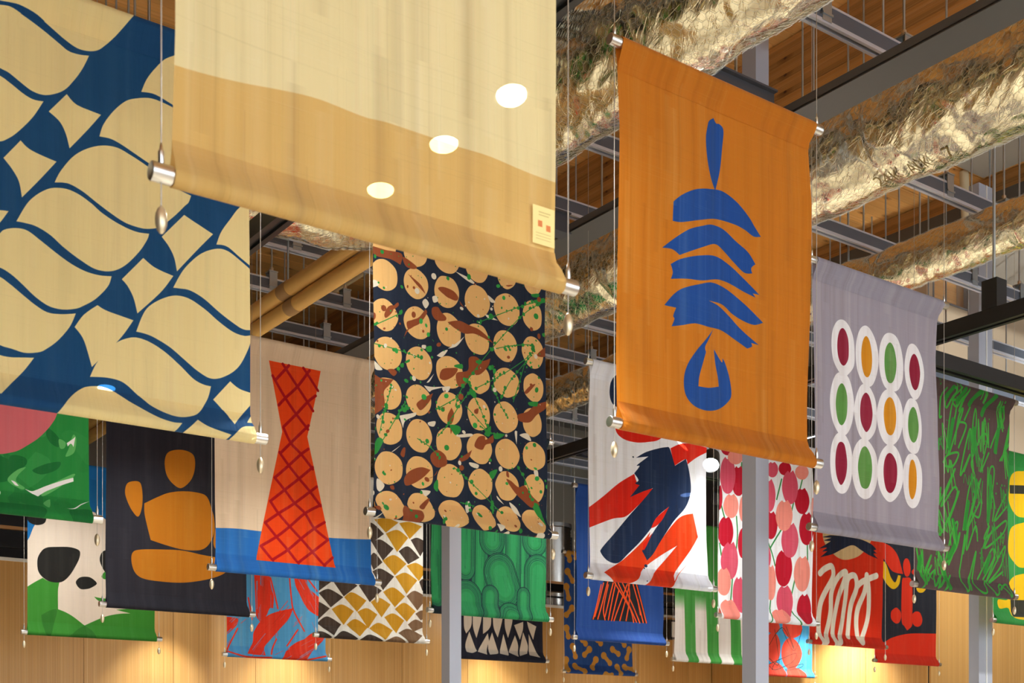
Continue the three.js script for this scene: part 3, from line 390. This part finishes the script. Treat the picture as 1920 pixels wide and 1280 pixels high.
for (let k = 0; k < 14; k++) {
  const x0 = -4, x1 = k < 7 ? 15 : 11.95, z = ROW(k), t = thing('ceiling_rail', 'slotted aluminium ceiling rail ' + railLabels[k] + ' with its threaded hangers', 'rail', (x0 + x1) / 2, rail_y, z);
  const g = new THREE.ExtrudeGeometry(railShape, { depth: x1 - x0, bevelEnabled: false }).rotateY(Math.PI / 2).translate(-(x1 - x0) / 2, 0, 0);
  part('channel', g, M.railweb, t);
  for (const s of [-1, 1]) part('lip', box(x1 - x0, 0.02, 0.019), M.alu, t, 0, 0.009, s * 0.0215);
  part('upper_flange', box(x1 - x0, 0.012, 0.05), M.alu, t, 0, 0.106, 0);
  for (let x = x0 + 0.55 + (k % 3) * 0.21; x < x1 - 0.2; x += 0.68) {
    const lx = x - (x0 + x1) / 2, r = part('threaded_rod', cyl(0.0075, DECK - rail_y - 0.1, 7), M.zinc, t, lx, (DECK - rail_y + 0.1) / 2, 0);
    if (Math.floor(x * 3 + k) % 2) { part('bracket', bracketGeo, M.zinc, r, 0, -(DECK - rail_y + 0.1) / 2, 0); part('nut', nutGeo, M.steel, r, 0, -(DECK - rail_y + 0.1) / 2 + 0.19, 0); }
  }
}

// ---------------------------------------------------------------- foil wrapped ducts
const waves = []; for (let i = 0; i < 15; i++) { const L = 0.048 * 1.24 ** i * rr(0.85, 1.15), d = V(rr(-1, 1), rr(-1, 1), rr(-1, 1)).normalize(); waves.push([d.multiplyScalar(1 / L), rnd(), Math.min(0.0055, 0.044 * L)]); }
const tri = (t) => Math.abs(((t % 1) + 1) % 1 * 2 - 1);
function crumple(x, y, z) {
  const wx = x + 0.14 * noise3(x * 5, y * 5, z * 5), wy = y + 0.14 * noise3(x * 5 + 31, y * 5, z * 5), wz = z + 0.14 * noise3(x * 5, y * 5 + 17, z * 5);
  let s = 0; for (const [d, p, a] of waves) s += a * (tri(d.x * wx + d.y * wy + d.z * wz + p) - 0.5);
  return s * (0.35 + 1.1 * noise3(x * 2.2, y * 2.2, z * 2.2 + 9));
}
const foilBump = canvasTexture(1024, 1024, (g, w, h) => {
  g.fillStyle = '#707070'; g.fillRect(0, 0, w, h);
  for (let i = 0; i < 1500; i++) { const x = rnd() * w, y = rnd() * h, r = rr(10, 80), a = rnd() * 7, n = 3; g.globalAlpha = rr(0.06, 0.3); g.fillStyle = rnd() < 0.5 ? '#fff' : '#000'; for (const ox of [-w, 0, w]) for (const oy of [-h, 0, h]) { if (x + ox < -90 || x + ox > w + 90 || y + oy < -90 || y + oy > h + 90) continue; g.beginPath(); for (let k = 0; k < n; k++) { const q = a + k * 2.1; g.lineTo(x + ox + Math.cos(q) * r, y + oy + Math.sin(q * 1.3) * r * 0.7); } g.fill(); } }
  g.globalAlpha = 1;
}, false);
const foil = std(new THREE.Color(0.77, 0.70, 0.50), 0.16, 1, { bumpMap: rep(foilBump, 1.1, 1.1), bumpScale: 0.005 });
const netMat = std('#c9c3b4', 0.35, 0.9);
const yGeo = mergeGeometries([0, 1, 2].map((k) => new THREE.BoxGeometry(0.0235, 0.0006, 0.0006).translate(0.01, 0, 0).rotateY(k * Math.PI * 2 / 3)));
function ductPath(points, bend) {   // straight legs joined by round bends, in plan; returns positions with tangents at even steps
  const P = points.map(([x, h, z]) => V(x, h + EYE, -z)), out = [], step = 0.016;
  const line = (a, b) => { const L = a.distanceTo(b), n = Math.max(2, Math.ceil(L / step)); for (let i = 0; i < n; i++) out.push({ p: a.clone().lerp(b, i / n), t: b.clone().sub(a).normalize() }); };
  let from = P[0];
  for (let i = 1; i < P.length; i++) {
    if (i === P.length - 1) { line(from, P[i]); break; }
    const u = P[i].clone().sub(P[i - 1]).normalize(), v = P[i + 1].clone().sub(P[i]).normalize(), a = P[i].clone().addScaledVector(u, -bend), b = P[i].clone().addScaledVector(v, bend);
    line(from, a); const n = Math.ceil(bend * 1.57 / step), c = a.clone().addScaledVector(v, bend);
    for (let k = 0; k < n; k++) { const q = k / n * Math.PI / 2; out.push({ p: c.clone().addScaledVector(v, -bend * Math.cos(q)).addScaledVector(u, bend * Math.sin(q)), t: u.clone().multiplyScalar(Math.cos(q)).addScaledVector(v, Math.sin(q)) }); }
    from = b;
  }
  return { at: out, step };
}
function duct(label, points, R, hangX) {
  const path = ductPath(points, 0.5), around = Math.round(2 * Math.PI * R / 0.016), pos = [], uv = [], idx = [], base = V(points[0][0], points[0][1] + EYE, -points[0][2]);
  const t = thing('air_duct', label, 'duct', base.x, base.y, base.z, 'foil-wrapped air ducts');
  const on = (s, a, lift = 0, whole = true) => {
    const i0 = Math.min(Math.max(Math.floor(s), 0), path.at.length - 2), F = path.at[i0], G = path.at[i0 + 1], f = { p: F.p.clone().lerp(G.p, Math.min(Math.max(s - i0, 0), 1)), t: F.t }, side = V(0, 1, 0).cross(f.t).normalize(), dir = side.clone().multiplyScalar(Math.cos(a)).addScaledVector(V(0, 1, 0), Math.sin(a));
    const q = f.p.clone().addScaledVector(dir, R), band = 0.012 * Math.max(0, 1 - Math.abs(((s * path.step) % 1.1) - 0.55) / 0.025);
    if (whole) q.addScaledVector(dir, crumple(q.x, q.y, q.z) - band);
    return { q: q.addScaledVector(dir, lift).sub(base), dir, f, side };
  };
  path.at.forEach((f, j) => { for (let i = 0; i <= around; i++) {
    const a = (i % around) / around * Math.PI * 2, { q } = on(j, a); pos.push(q.x, q.y, q.z); uv.push(j * path.step, i / around * 2 * Math.PI * R);
    if (j && i) { const A = j * (around + 1) + i, B = A - 1, C = A - around - 1, D = C - 1; idx.push(A, B, C, B, D, C); }
  } });
  const g = new THREE.BufferGeometry(); g.setAttribute('position', new THREE.Float32BufferAttribute(pos, 3)); g.setAttribute('uv', new THREE.Float32BufferAttribute(uv, 2)); g.setIndex(idx); g.computeVertexNormals();
  part('foil_jacket', g, foil, t).userData.label = 'crumpled gold foil jacket';
  // chicken wire round the jacket: one small three-armed piece per mesh corner
  const cell = 0.041, rows = Math.floor(path.at.length * path.step / (cell * 0.866)), per = Math.floor(2 * Math.PI * R / cell), net = new THREE.InstancedMesh(yGeo, netMat, rows * per * 2), m = new THREE.Matrix4(), X = V(0, 0, 0);
  let n = 0;
  for (let r = 0; r < rows; r++) for (let c = 0; c < per; c++) for (let k = 0; k < 2; k++) {
    const s = (r * cell * 0.866 + (k ? cell * 0.2887 * 2 : 0)) / path.step, a = (c + (r % 2) * 0.5) / per * Math.PI * 2, { q, dir, f } = on(s, a, 0.0045);
    X.copy(f.t).multiplyScalar(k ? -1 : 1); const Z = X.clone().cross(dir).normalize();
    m.makeBasis(X, dir, Z).setPosition(q); net.setMatrixAt(n++, m);
  }
  net.count = n; net.name = 'wire_netting'; net.userData.kind = 'stuff'; shade(net); t.add(net);
  for (const [x, h, z] of hangX) part('hanger', rod(V(x, h + EYE + R * 0.95, -z).sub(base), V(x, DECK, -z).sub(base), 0.008), M.zinc, t);
  return { t, on, path, R };
}
duct('wide foil-wrapped duct nearest the orange banner, bending left behind the cream banner', [[3.7, 3.14, 1.2], [3.7, 3.14, 6.33], [-3, 3.14, 6.33]], 0.27, [[3.7, 3.14, 2.2], [3.7, 3.14, 4.75], [1.6, 3.14, 6.33], [-1, 3.14, 6.33]]);
const duct2 = duct('wide foil-wrapped duct lettered 24K ALK 7, above the lilac grey banner', [[5.6, 3.32, 1.5], [5.6, 3.32, 10.8]], 0.275, [[5.55, 3.32, 2.2], [5.5, 3.32, 5.6], [5.5, 3.32, 9]]);
duct('narrow foil-wrapped duct, lowest at the right, ending above the lilac grey banner', [[7.66, 3.53, 2], [7.66, 3.53, 16]], 0.165, [[7.66, 3.53, 3.2], [7.66, 3.53, 6.2], [7.66, 3.53, 9.6], [7.66, 3.53, 13]]);
{ // lettering printed on the foil: a patch that follows the jacket
  const tex = canvasTexture(416, 128, (g, w, h) => { g.clearRect(0, 0, w, h); g.fillStyle = '#75602f'; g.font = '96px sans-serif'; g.textBaseline = 'middle'; g.fillText('24K', 4, 66, 132); g.fillText('ALK', 184, 66, 112); g.fillText('7', 372, 66, 40); });
  const s0 = (4.30 - 1.5) / duct2.path.step, s1 = (3.82 - 1.5) / duct2.path.step, a0 = 4.70, a1 = 5.24, pos = [], uv = [], idx = [], n = 60, k = 16;
  for (let j = 0; j <= n; j++) for (let i = 0; i <= k; i++) { const S = s0 + (s1 - s0) * j / n, A0 = a0 + (a1 - a0) * i / k, { q, dir } = duct2.on(S, A0, 0.005, false); let lift = 0; for (let e = 0; e < 25; e++) { const c = duct2.on(S + (e % 5 - 2) * 2.4, A0 + (Math.floor(e / 5) - 2) * 0.13, 0, false).q.add(duct2.t.position); lift += crumple(c.x, c.y, c.z) / 25; } q.addScaledVector(dir, lift + 0.004); pos.push(q.x, q.y, q.z); uv.push(j / n, i / k); if (j && i) { const A = j * (k + 1) + i, B = A - 1, C = A - k - 1, D = C - 1; idx.push(A, B, C, B, D, C); } }
  const g = new THREE.BufferGeometry(); g.setAttribute('position', new THREE.Float32BufferAttribute(pos, 3)); g.setAttribute('uv', new THREE.Float32BufferAttribute(uv, 2)); g.setIndex(idx); g.computeVertexNormals();
  part('stamped_lettering', g, new THREE.MeshStandardMaterial({ map: tex, transparent: true, roughness: 0.7, side: THREE.DoubleSide }), duct2.t);
}

// ---------------------------------------------------------------- steel frame: posts, long beam, cross beams
function post(label, x, z, wx, wz, top, seam) {
  const t = thing('steel_post', label, 'column', x, 0, z);
  part('shaft', box(wx, top, wz), M.column, t, 0, top / 2, 0); part('base_plate', box(wx * 2, 0.02, wz * 2.2), M.column, t, 0, 0.01, 0);
  if (seam) part('cover_strip', box(0.012, top, 0.006), M.white, t, 0.01, top / 2, wz / 2 + 0.003);
}
post('square grey steel post below the orange banner, through the tulip banner', 5.06, -4.72, 0.1, 0.1, EYE + 4.0);
post('square grey steel post below the navy disc banner, before the green looped banner', 4.94, -7.54, 0.1, 0.105, EYE + 3.2);
post('wide grey post with a seam below the green scribble banner', 9.82, -6.5, 0.2, 0.1, EYE + 4.97, true);
{ const t = thing('steel_beam', 'long grey steel beam running back above the right foil duct', 'beam', 5.0, EYE + 3.25, -7.5);
  part('flange', box(0.2, 0.014, 14), M.greybeam, t, 0, 0.007, 0); part('lip', box(0.006, 0.05, 14), M.greybeam, t, -0.097, 0.03, 0); part('lip', box(0.006, 0.05, 14), M.greybeam, t, 0.097, 0.03, 0); part('web', box(0.02, 0.06, 14), M.greybeam, t, 0, 0.044, 0); }
for (const [z, h, label, wall] of [[4.42, 3.24, 'dark steel cross beam behind the top edge of the orange banner', 0], [6.1, 3.2, 'dark steel cross beam between the cream and orange banners', 0]]) {
  const t = thing('cross_beam', label, 'beam', 0.5, h + EYE, -z); part('web', box(8.7, 0.13, 0.05), M.darkpaint, t, 0, 0.065, 0); part('flange', box(8.7, 0.01, 0.1), M.darkpaint, t, 0, 0.005, 0); part('flange', box(8.7, 0.01, 0.1), M.darkpaint, t, 0, 0.128, 0);
}

// ---------------------------------------------------------------- black lighting tracks and their spotlights
function track(label, a, b, y, hangers) {
  const t = thing('lighting_track', label, 'lighting track', (a.x + b.x) / 2, y, (a.z + b.z) / 2), along = Math.abs(a.x - b.x) > Math.abs(a.z - b.z), L = a.distanceTo(b);
  const sz = (w, h) => (along ? box(L, h, w) : box(w, h, L));
  part('body', sz(0.09, 0.075), M.black, t, 0, 0.0525, 0);
  for (const s of [-1, 1]) part('edge', sz(0.03, 0.015), M.black, t, along ? 0 : s * 0.03, 0.0075, along ? s * 0.03 : 0);
  for (const q of hangers) { const x = along ? q - t.position.x : 0, z = along ? 0 : q - t.position.z; const b2 = part('clamp', box(0.1, 0.17, 0.1), M.black, t, x, 0.175, z); part('threaded_rod', cyl(0.009, DECK - y - 0.28, 7), M.zinc, b2, 0, (DECK - y - 0.28) / 2 + 0.085, 0); }
  return t;
}
track('black lighting track running back from above the cream banner', V(2.6, 0, -3.05), V(2.6, 0, -9.6), TRACK_Y, [-4.2, -7.2, -9.0]);
track('black lighting track running back past the right edge of the grey banner', V(6.6, 0, -1.2), V(6.6, 0, -10.4), TRACK_Y, [-1.9, -4.28, -7.2, -9.9]);
track('black cross track at the right edge, behind the grey banner', V(6.66, 0, -4.78), V(12, 0, -4.78), TRACK_Y - 0.1, [8.4, 11.7]);
track('black cross track behind the right side of the white banner', V(6.66, 0, -8.2), V(10.5, 0, -8.2), TRACK_Y, [7.3, 9.4]);
track('black lighting track behind the camera', V(-0.5, 0, 5), V(-0.5, 0, -0.8), TRACK_Y, [4, 1]);
const lensMat = std('#fff3df', 0.5, 0, { emissive: LAMP_COLOR.clone().lerp(new THREE.Color(1, 1, 1), 0.35), emissiveIntensity: 110 });
const canGeo = new THREE.LatheGeometry([[0, 0.13], [0.05, 0.13], [0.062, 0.12], [0.068, 0], [0.062, 0], [0.056, 0.02], [0, 0.03]].map(([x, y]) => new THREE.Vector2(x, y)).reverse(), 24);
const lensGeo = new THREE.CylinderGeometry(0.055, 0.055, 0.006, 24);
function spot(label, x, z, aim, power, y = TRACK_Y, angle = 0.85, drop = 0) {
  const t = thing('spotlight', label, 'spotlight', x, y - 0.13 - drop, z, 'black track spotlights');
  part('stem', cyl(0.012, 0.07 + drop, 8), M.black, t, 0, 0.1 + drop / 2, 0);
  const dir = V(...aim).sub(t.position).normalize(), head = part('housing', canGeo, M.black, t, 0, -0.06, 0);
  head.quaternion.setFromUnitVectors(V(0, -1, 0), dir);
  part('lamp_lens', lensGeo, lensMat, head, 0, 0.012, 0);
  const l = new THREE.SpotLight(LAMP_COLOR, power, 0, angle, 0.7, 2), p = t.position.clone().add(V(0, -0.06, 0)).addScaledVector(dir, 0.012);
  l.position.copy(p); l.target.position.set(...aim); l.castShadow = true; l.shadow.radius = 2.5; l.name = 'spot_light'; scene.add(l, l.target);
}
const SP = [
  [2.6, -3.58, [2.2, 0, -2.4], 'first round spotlight seen glowing through the pale cream banner, highest'], [2.6, -4.02, [2.4, 0, -3.2], 'second round spotlight glowing through the pale cream banner'],
  [2.6, -4.5, [2.3, 0, -3.7], 'third round spotlight glowing through the pale cream banner, lowest'], [2.6, -7.97, [2.3, 0, -7.2], 'spotlight glowing through the lower half of the blue leaf banner'],
  [7.9, -8.2, [7.6, 0, -7.4], 'spotlight glowing through the navy stroke of the white banner'],
  [6.6, -2.2, [6.2, 0, -3], 'spotlight on the long track near the right edge'], [10.0, -4.78, [9, 0, -4], 'spotlight on the cross track at the right edge'], [9.9, -8.2, [9.6, 0, -9], 'spotlight on the cross track above the striped banner'],
  [-0.5, 3.5, [0.5, 0, 2], 'spotlight behind the camera, far end'], [-0.5, 1.6, [1, 0, 0], 'spotlight behind the camera, middle'], [-0.5, -0.4, [1.5, 0, -1.5], 'spotlight behind the camera, near end'],
];
for (const [x, z, aim, label] of SP) spot(label, x, z, aim, z > -4.6 && x < 5 ? LAMP_POWER * 0.5 : LAMP_POWER, Math.abs(z + 4.78) < 0.01 ? TRACK_Y - 0.1 : TRACK_Y, 0.66);
track('black cross track hung before the mezzanine edge', V(3.2, 0, -11.72), V(11.5, 0, -11.72), TRACK_Y - 0.6, [4.9, 7.2, 10.4]);
track('short black track beside the stepped wood wall', V(11.75, 0, -8.95), V(11.75, 0, -10.1), TRACK_Y - 0.6, [-9.2]);
for (const [x, z, aim, label] of [
  [2.6, -4.75, [3.3, 2.4, -6.9], 'spotlight turned towards the red tower banner'], [2.6, -7.3, [3.3, 2.3, -8.62], 'spotlight turned towards the black seated figure banner'], [2.6, -9.2, [3.2, 2.4, -10.34], 'spotlight turned towards the panda banner'],
  [6.6, -5.5, [7.4, 2.5, -6.9], 'spotlight turned towards the tulip banner'], [6.6, -6.9, [5.5, 2.4, -7.76], 'spotlight turned towards the green looped banner'],
  [6.6, -7.3, [7.4, 2.4, -8.62], 'spotlight turned towards the plain blue cone banner'], [6.6, -8.8, [5.4, 2.3, -9.48], 'spotlight turned towards the brown fan banner'], [6.6, -10.1, [5.4, 2.2, -11.2], 'spotlight turned towards the light blue and red banner'],
  [8.3, -8.2, [9.4, 2.4, -9.48], 'spotlight turned towards the green striped banner'], [10.6, -4.78, [9.6, 2.6, -7.76], 'spotlight turned towards the red scribble banner'], [11.6, -4.78, [11.7, 2.5, -8.62], 'spotlight turned towards the black and red face banner'],
]) spot(label, x, z, aim, AIMED * (/striped|looped|blue cone/.test(label) ? 0.5 : /red tower/.test(label) ? 1.5 : 1), Math.abs(z + 4.78) < 0.01 ? TRACK_Y - 0.1 : TRACK_Y, /red tower/.test(label) ? 0.3 : 0.7);
spot('spotlight turned up towards the plaster wall above the stepped wood wall', 11.2, -4.78, [14, 5.6, -8.87], 60, TRACK_Y - 0.1, 0.8);
for (const [x, aimX, label] of [[4.6, 4.5, 'left of the blue and red banner'], [6.0, 5.8, 'under the blue and red banner'], [8.4, 8.7, 'behind the steel post']]) spot('spotlight washing the wood wall ' + label, x, -11.72, [aimX, 1.2, -12.3], WASH_POWER, TRACK_Y - 0.6, 0.6);
spot('spotlight washing the side of the stepped wood wall', 11.75, -9.8, [12.33, 0.9, -10.3], WASH_POWER * 1.7, TRACK_Y - 0.6, 0.95);
spot('spotlight shining past the right edge of the white banner', 6.6, -6.6, [5.95, 2.75, -6.04], 17, TRACK_Y, 0.6, 0.2);

// ---------------------------------------------------------------- pipes and conduits
function pipe(name, label, cat, a, b, r, mat, clamps, seg = 14) {
  const A = V(a[0], a[1] + EYE, -a[2]), B = V(b[0], b[1] + EYE, -b[2]), t = thing(name, label, cat, A.x, A.y, A.z);
  part('pipe', rod(V(0, 0, 0), B.clone().sub(A), r, seg), mat, t);
  for (const q of clamps) { const c = A.clone().lerp(B, q), d = B.clone().sub(A).normalize().multiplyScalar(0.03); part('clamp', rod(c.clone().sub(d).sub(A), c.clone().add(d).sub(A), r * 1.14, seg), M.zinc, t); part('hanger', rod(c.clone().sub(A).add(V(0, r, 0)), V(c.x, DECK, c.z).sub(A), 0.007), M.zinc, t); }
}
{ const t = thing('insulated_pipe', 'pair of tan insulated pipes taped together, running back left of the navy disc banner', 'pipe', 4.05, EYE + 3.3, -7.0);
  for (const [dx, dy] of [[-0.029, 0.049], [0.029, -0.049]]) part('pipe_run', rod(V(dx, dy, 0), V(dx, dy, -9), 0.056, 18), M.tan, t);
  for (const z of [-1.25, -3.7, -6.2]) { const g = mergeGeometries([[-0.029, 0.049], [0.029, -0.049]].map(([dx, dy]) => rod(V(dx, dy, z), V(dx, dy, z - 0.14), 0.0585, 18))); part('tape_band', g, M.tanband, t); part('hanger', rod(V(-0.05, 0.1, z), V(-0.05, DECK - EYE - 3.3, z), 0.008), M.zinc, t); } }
pipe('conduit', 'grey conduit crossing behind the tan pipes', 'conduit', [-2, 3.7, 8.2], [6.5, 3.7, 8.2], 0.032, M.alu, [0.1, 0.35, 0.7]);
pipe('conduit', 'cream conduit under the timber ceiling above the orange banner', 'conduit', [6.3, 4.9, 3], [6.3, 4.9, 12], 0.03, M.creampipe, [0.3, 0.55, 0.8]);
pipe('conduit', 'thin white conduit along the face of the right timber joist', 'conduit', [11.2, 5.34, 3], [11.2, 5.34, 13], 0.02, M.white, []);
pipe('conduit', 'upright cream hose above the right foil duct', 'conduit', [10.95, 5.1, 7.4], [10.9, 5.74, 7.4], 0.045, M.creampipe, []);
{ const t = thing('cable_tray', 'dark cable tray along the face of the right timber joist', 'cable tray', 11.18, EYE + 5.39, -8); part('tray', box(0.08, 0.14, 10), M.joistrail, t, 0, 0.07, 0); for (const z of [-3, 0, 3]) part('hanger', cyl(0.008, 0.24, 6), M.zinc, t, -0.02, 0.23, z); }

// ---------------------------------------------------------------- the room
const floor = struct('floor'); part('floor_slab', uvBox(26, 0.2, 27, 0), floorMat, floor, 5, -0.1, -6);
const ceiling = struct('ceiling');
part('roof_slab', box(26, 0.12, 27), M.charcoal, ceiling, 5, DECK + 0.11, -6);
{ const gs = [0, 1, 2, 3].map(() => uvBox(20, 0.045, 0.195, 0)); for (let k = 0; k < 134; k++) { const z = 7 - k * 0.2 - 0.1; part('deck_board', gs[k % 4], deckMats[(k * 7) % 4], ceiling, 2.4, DECK + 0.0225 + (k % 3) * 0.002, z); } }
for (let k = 0; k < 9; k++) part('ceiling_panel', box(5.3, 0.045, 2.96), M.board, ceiling, 15.1, DECK + 0.022, 6 - k * 2.98);
for (let k = 0; k < 4; k++) part('ceiling_panel', box(0.9, 0.02, 1.34), M.board, ceiling, 9.75 + (k % 2) * 0.92, DECK - 0.03, -5.3 - (k >> 1) * 1.36);
const joistX = [-6.2, -2.7, 0.8, 4.3, 7.8, 11.3];
const lamGeo = [0, 1].map(() => uvBox(0.15, 0.0446, 24, 2));
joistX.forEach((x, i) => {
  const t = thing('timber_joist', 'deep laminated timber joist, ' + ['leftmost', 'second', 'third', 'fourth', 'fifth', 'rightmost'][i] + ' from the left under the roof deck', 'joist', x, JOIST, -5);
  for (let k = 0; k < 12; k++) part('lamination', lamGeo[k % 2], lamMats[(k * 3 + i * 2 + (k >> 2)) % 5], t, (k % 2) * 0.0012, 0.0229 + k * 0.0453, 0);
});
// back wall: veneer panels below, open mezzanine above
const wallBack = struct('wall_back'); const pw = 0.9;
part('backing', box(24.8, WOOD_TOP - 0.02, 0.12), M.charcoal, wallBack, 5.2, (WOOD_TOP - 0.02) / 2, -12.4);
{ const gs = uvBox(pw - 0.004, WOOD_TOP - 0.03, 0.02, 1); for (let k = 0; k < 27; k++) part('veneer_panel', gs, veneerMats[(k * 5 + (k >> 2)) % 3], wallBack, -6.55 + k * pw, (WOOD_TOP - 0.03) / 2, -12.33); }
part('cap_strip', box(19.2, 0.03, 0.18), M.white, wallBack, 2.4, WOOD_TOP - 0.015, -12.39);
const wallStep = struct('wall_step');
part('backing', box(5.6, STEP_TOP - 0.02, 3.44), M.charcoal, wallStep, 15.15, (STEP_TOP - 0.02) / 2, -10.56);
{ const gs = uvBox(0.02, STEP_TOP - 0.03, 0.858, 1); for (let k = 0; k < 4; k++) part('veneer_panel', gs, veneerMats[(k * 2 + 1) % 3], wallStep, 12.335, (STEP_TOP - 0.03) / 2, -9.28 - k * 0.862); }
{ const gs = uvBox(pw - 0.004, STEP_TOP - 0.03, 0.02, 1); for (let k = 0; k < 6; k++) part('veneer_panel', gs, veneerMats[(k * 7) % 3], wallStep, 12.8 + k * pw, (STEP_TOP - 0.03) / 2, -8.83); }
part('cap_strip', box(5.6, 0.03, 0.1), M.white, wallStep, 15.15, STEP_TOP - 0.015, -8.87);
{ // plaster above the stepped wall, with a high window
  const wx0 = 12.46, wx1 = 13.15, wy0 = EYE + 5.24, wy1 = EYE + 5.6, x0 = 12.35, x1 = 18, y0 = STEP_TOP, y1 = DECK, z = -8.95;
  const f = (a, b, c, d) => part('plaster', box(b - a, d - c, 0.16), M.plaster, wallStep, (a + b) / 2, (c + d) / 2, z);
  part('inner_board', uvBox(1.0, 0.5, 0.04, 0), deckMats[2], wallStep, (wx0 + wx1) / 2 + 0.05, (wy0 + wy1) / 2, z - 0.1);
  f(x0, x1, y0, wy0); f(x0, x1, wy1, y1); f(x0, wx0, wy0, wy1); f(wx1, x1, wy0, wy1);
  const w = struct('window_1'); part('pane', box(wx1 - wx0, wy1 - wy0, 0.01), M.glass, w, (wx0 + wx1) / 2, (wy0 + wy1) / 2, z + 0.03);
  for (const [a, b, c, d] of [[wx0, wx1, wy0, wy0 + 0.02], [wx0, wx1, wy1 - 0.02, wy1], [wx0, wx0 + 0.02, wy0, wy1], [wx1 - 0.02, wx1, wy0, wy1]]) part('frame', box(b - a, d - c, 0.06), M.paint, w, (a + b) / 2, (c + d) / 2, z + 0.06);
}
const mezz = struct('mezzanine_floor'); part('slab', box(22, 0.24, 5), M.charcoal, mezz, 3.1, WOOD_TOP - 0.17, -14.96);
const wallFar = struct('wall_far'); part('plaster', box(26, DECK, 0.2), M.plasterDark, wallFar, 5, DECK / 2, -17.5);
const partition = struct('wall_partition'); part('plaster', box(19, 1.5, 0.1), M.charcoal, partition, 2.5, WOOD_TOP - 0.05 + 0.75, -15);
const wl = struct('wall_left'); part('plaster', box(0.2, DECK, 27), M.charcoal, wl, -7.6, DECK / 2, -6);
const wr = struct('wall_right'); part('plaster', box(0.2, DECK, 27), M.plaster, wr, 18, DECK / 2, -6);
{ const wf = struct('wall_front'); // behind the camera: a tall glazed front that lets the daylight in
  const z = 7.2, bays = [-7.4, -3.4, 0.6, 4.6, 8.6, 12.6, 16.6]; part('spandrel', box(26, 1.1, 0.24), M.plaster, wf, 5, DECK - 0.55, z); part('sill', box(26, 0.3, 0.24), M.plaster, wf, 5, 0.15, z);
  for (const x of bays) part('mullion', box(0.16, DECK - 1.4, 0.2), M.darkpaint, wf, x, 0.3 + (DECK - 1.4) / 2, z);
  part('end_pier', box(1.4, DECK, 0.24), M.plaster, wf, 17.3, DECK / 2, z);
  for (let k = 0; k < 6; k++) { const w = struct('window_' + (k + 2)); part('pane', box(3.84, DECK - 1.4, 0.012), M.glass, w, (bays[k] + bays[k + 1]) / 2, 0.3 + (DECK - 1.4) / 2, z); }
}
// mezzanine guard rail and the silver duct behind it
{ const t = thing('guard_rail', 'black guard rail with a thin wooden handrail along the mezzanine edge above the wood wall', 'railing', 2.6, WOOD_TOP, -12.42);
  part('handrail', box(18.6, 0.03, 0.05), std('#a5794a', 0.5), t, 0, 0.3, 0); for (let x = -9.2; x <= 9.2; x += 1.15) part('baluster', cyl(0.012, 0.3, 8), M.black, t, x, 0.15, 0); part('lower_rail', box(18.6, 0.02, 0.03), M.black, t, 0, 0.12, 0); }
{ const t = thing('flexible_duct', 'silver flexible duct on the mezzanine, between the green looped and blue banners', 'duct', 10.25, WOOD_TOP - 0.05, -13.2);
  const P = []; for (let k = 0; k <= 60; k++) { const r = 0.24 + (k % 2 ? 0.014 : 0); P.push(new THREE.Vector2(r, k * 0.02)); }
  part('foil_sleeve', new THREE.LatheGeometry(P, 28), std('#b9b7b4', 0.25, 1), t); part('collar', new THREE.CylinderGeometry(0.262, 0.262, 0.05, 28, 1, true), std('#8a8a8a', 0.4, 0.8, { side: THREE.DoubleSide }), t, 0, 1.22, 0); }
{ const t = thing('wall_speaker', 'small white wall speaker in a black frame beside the green striped banner', 'speaker', 11.5, EYE + 1.5, -12.32);
  part('case', box(0.13, 0.26, 0.12), M.black, t, 0, 0.13, 0.06); part('grille', box(0.1, 0.2, 0.02), M.white, t, 0.03, 0.13, 0.125); }
renderer.render(scene, camera);
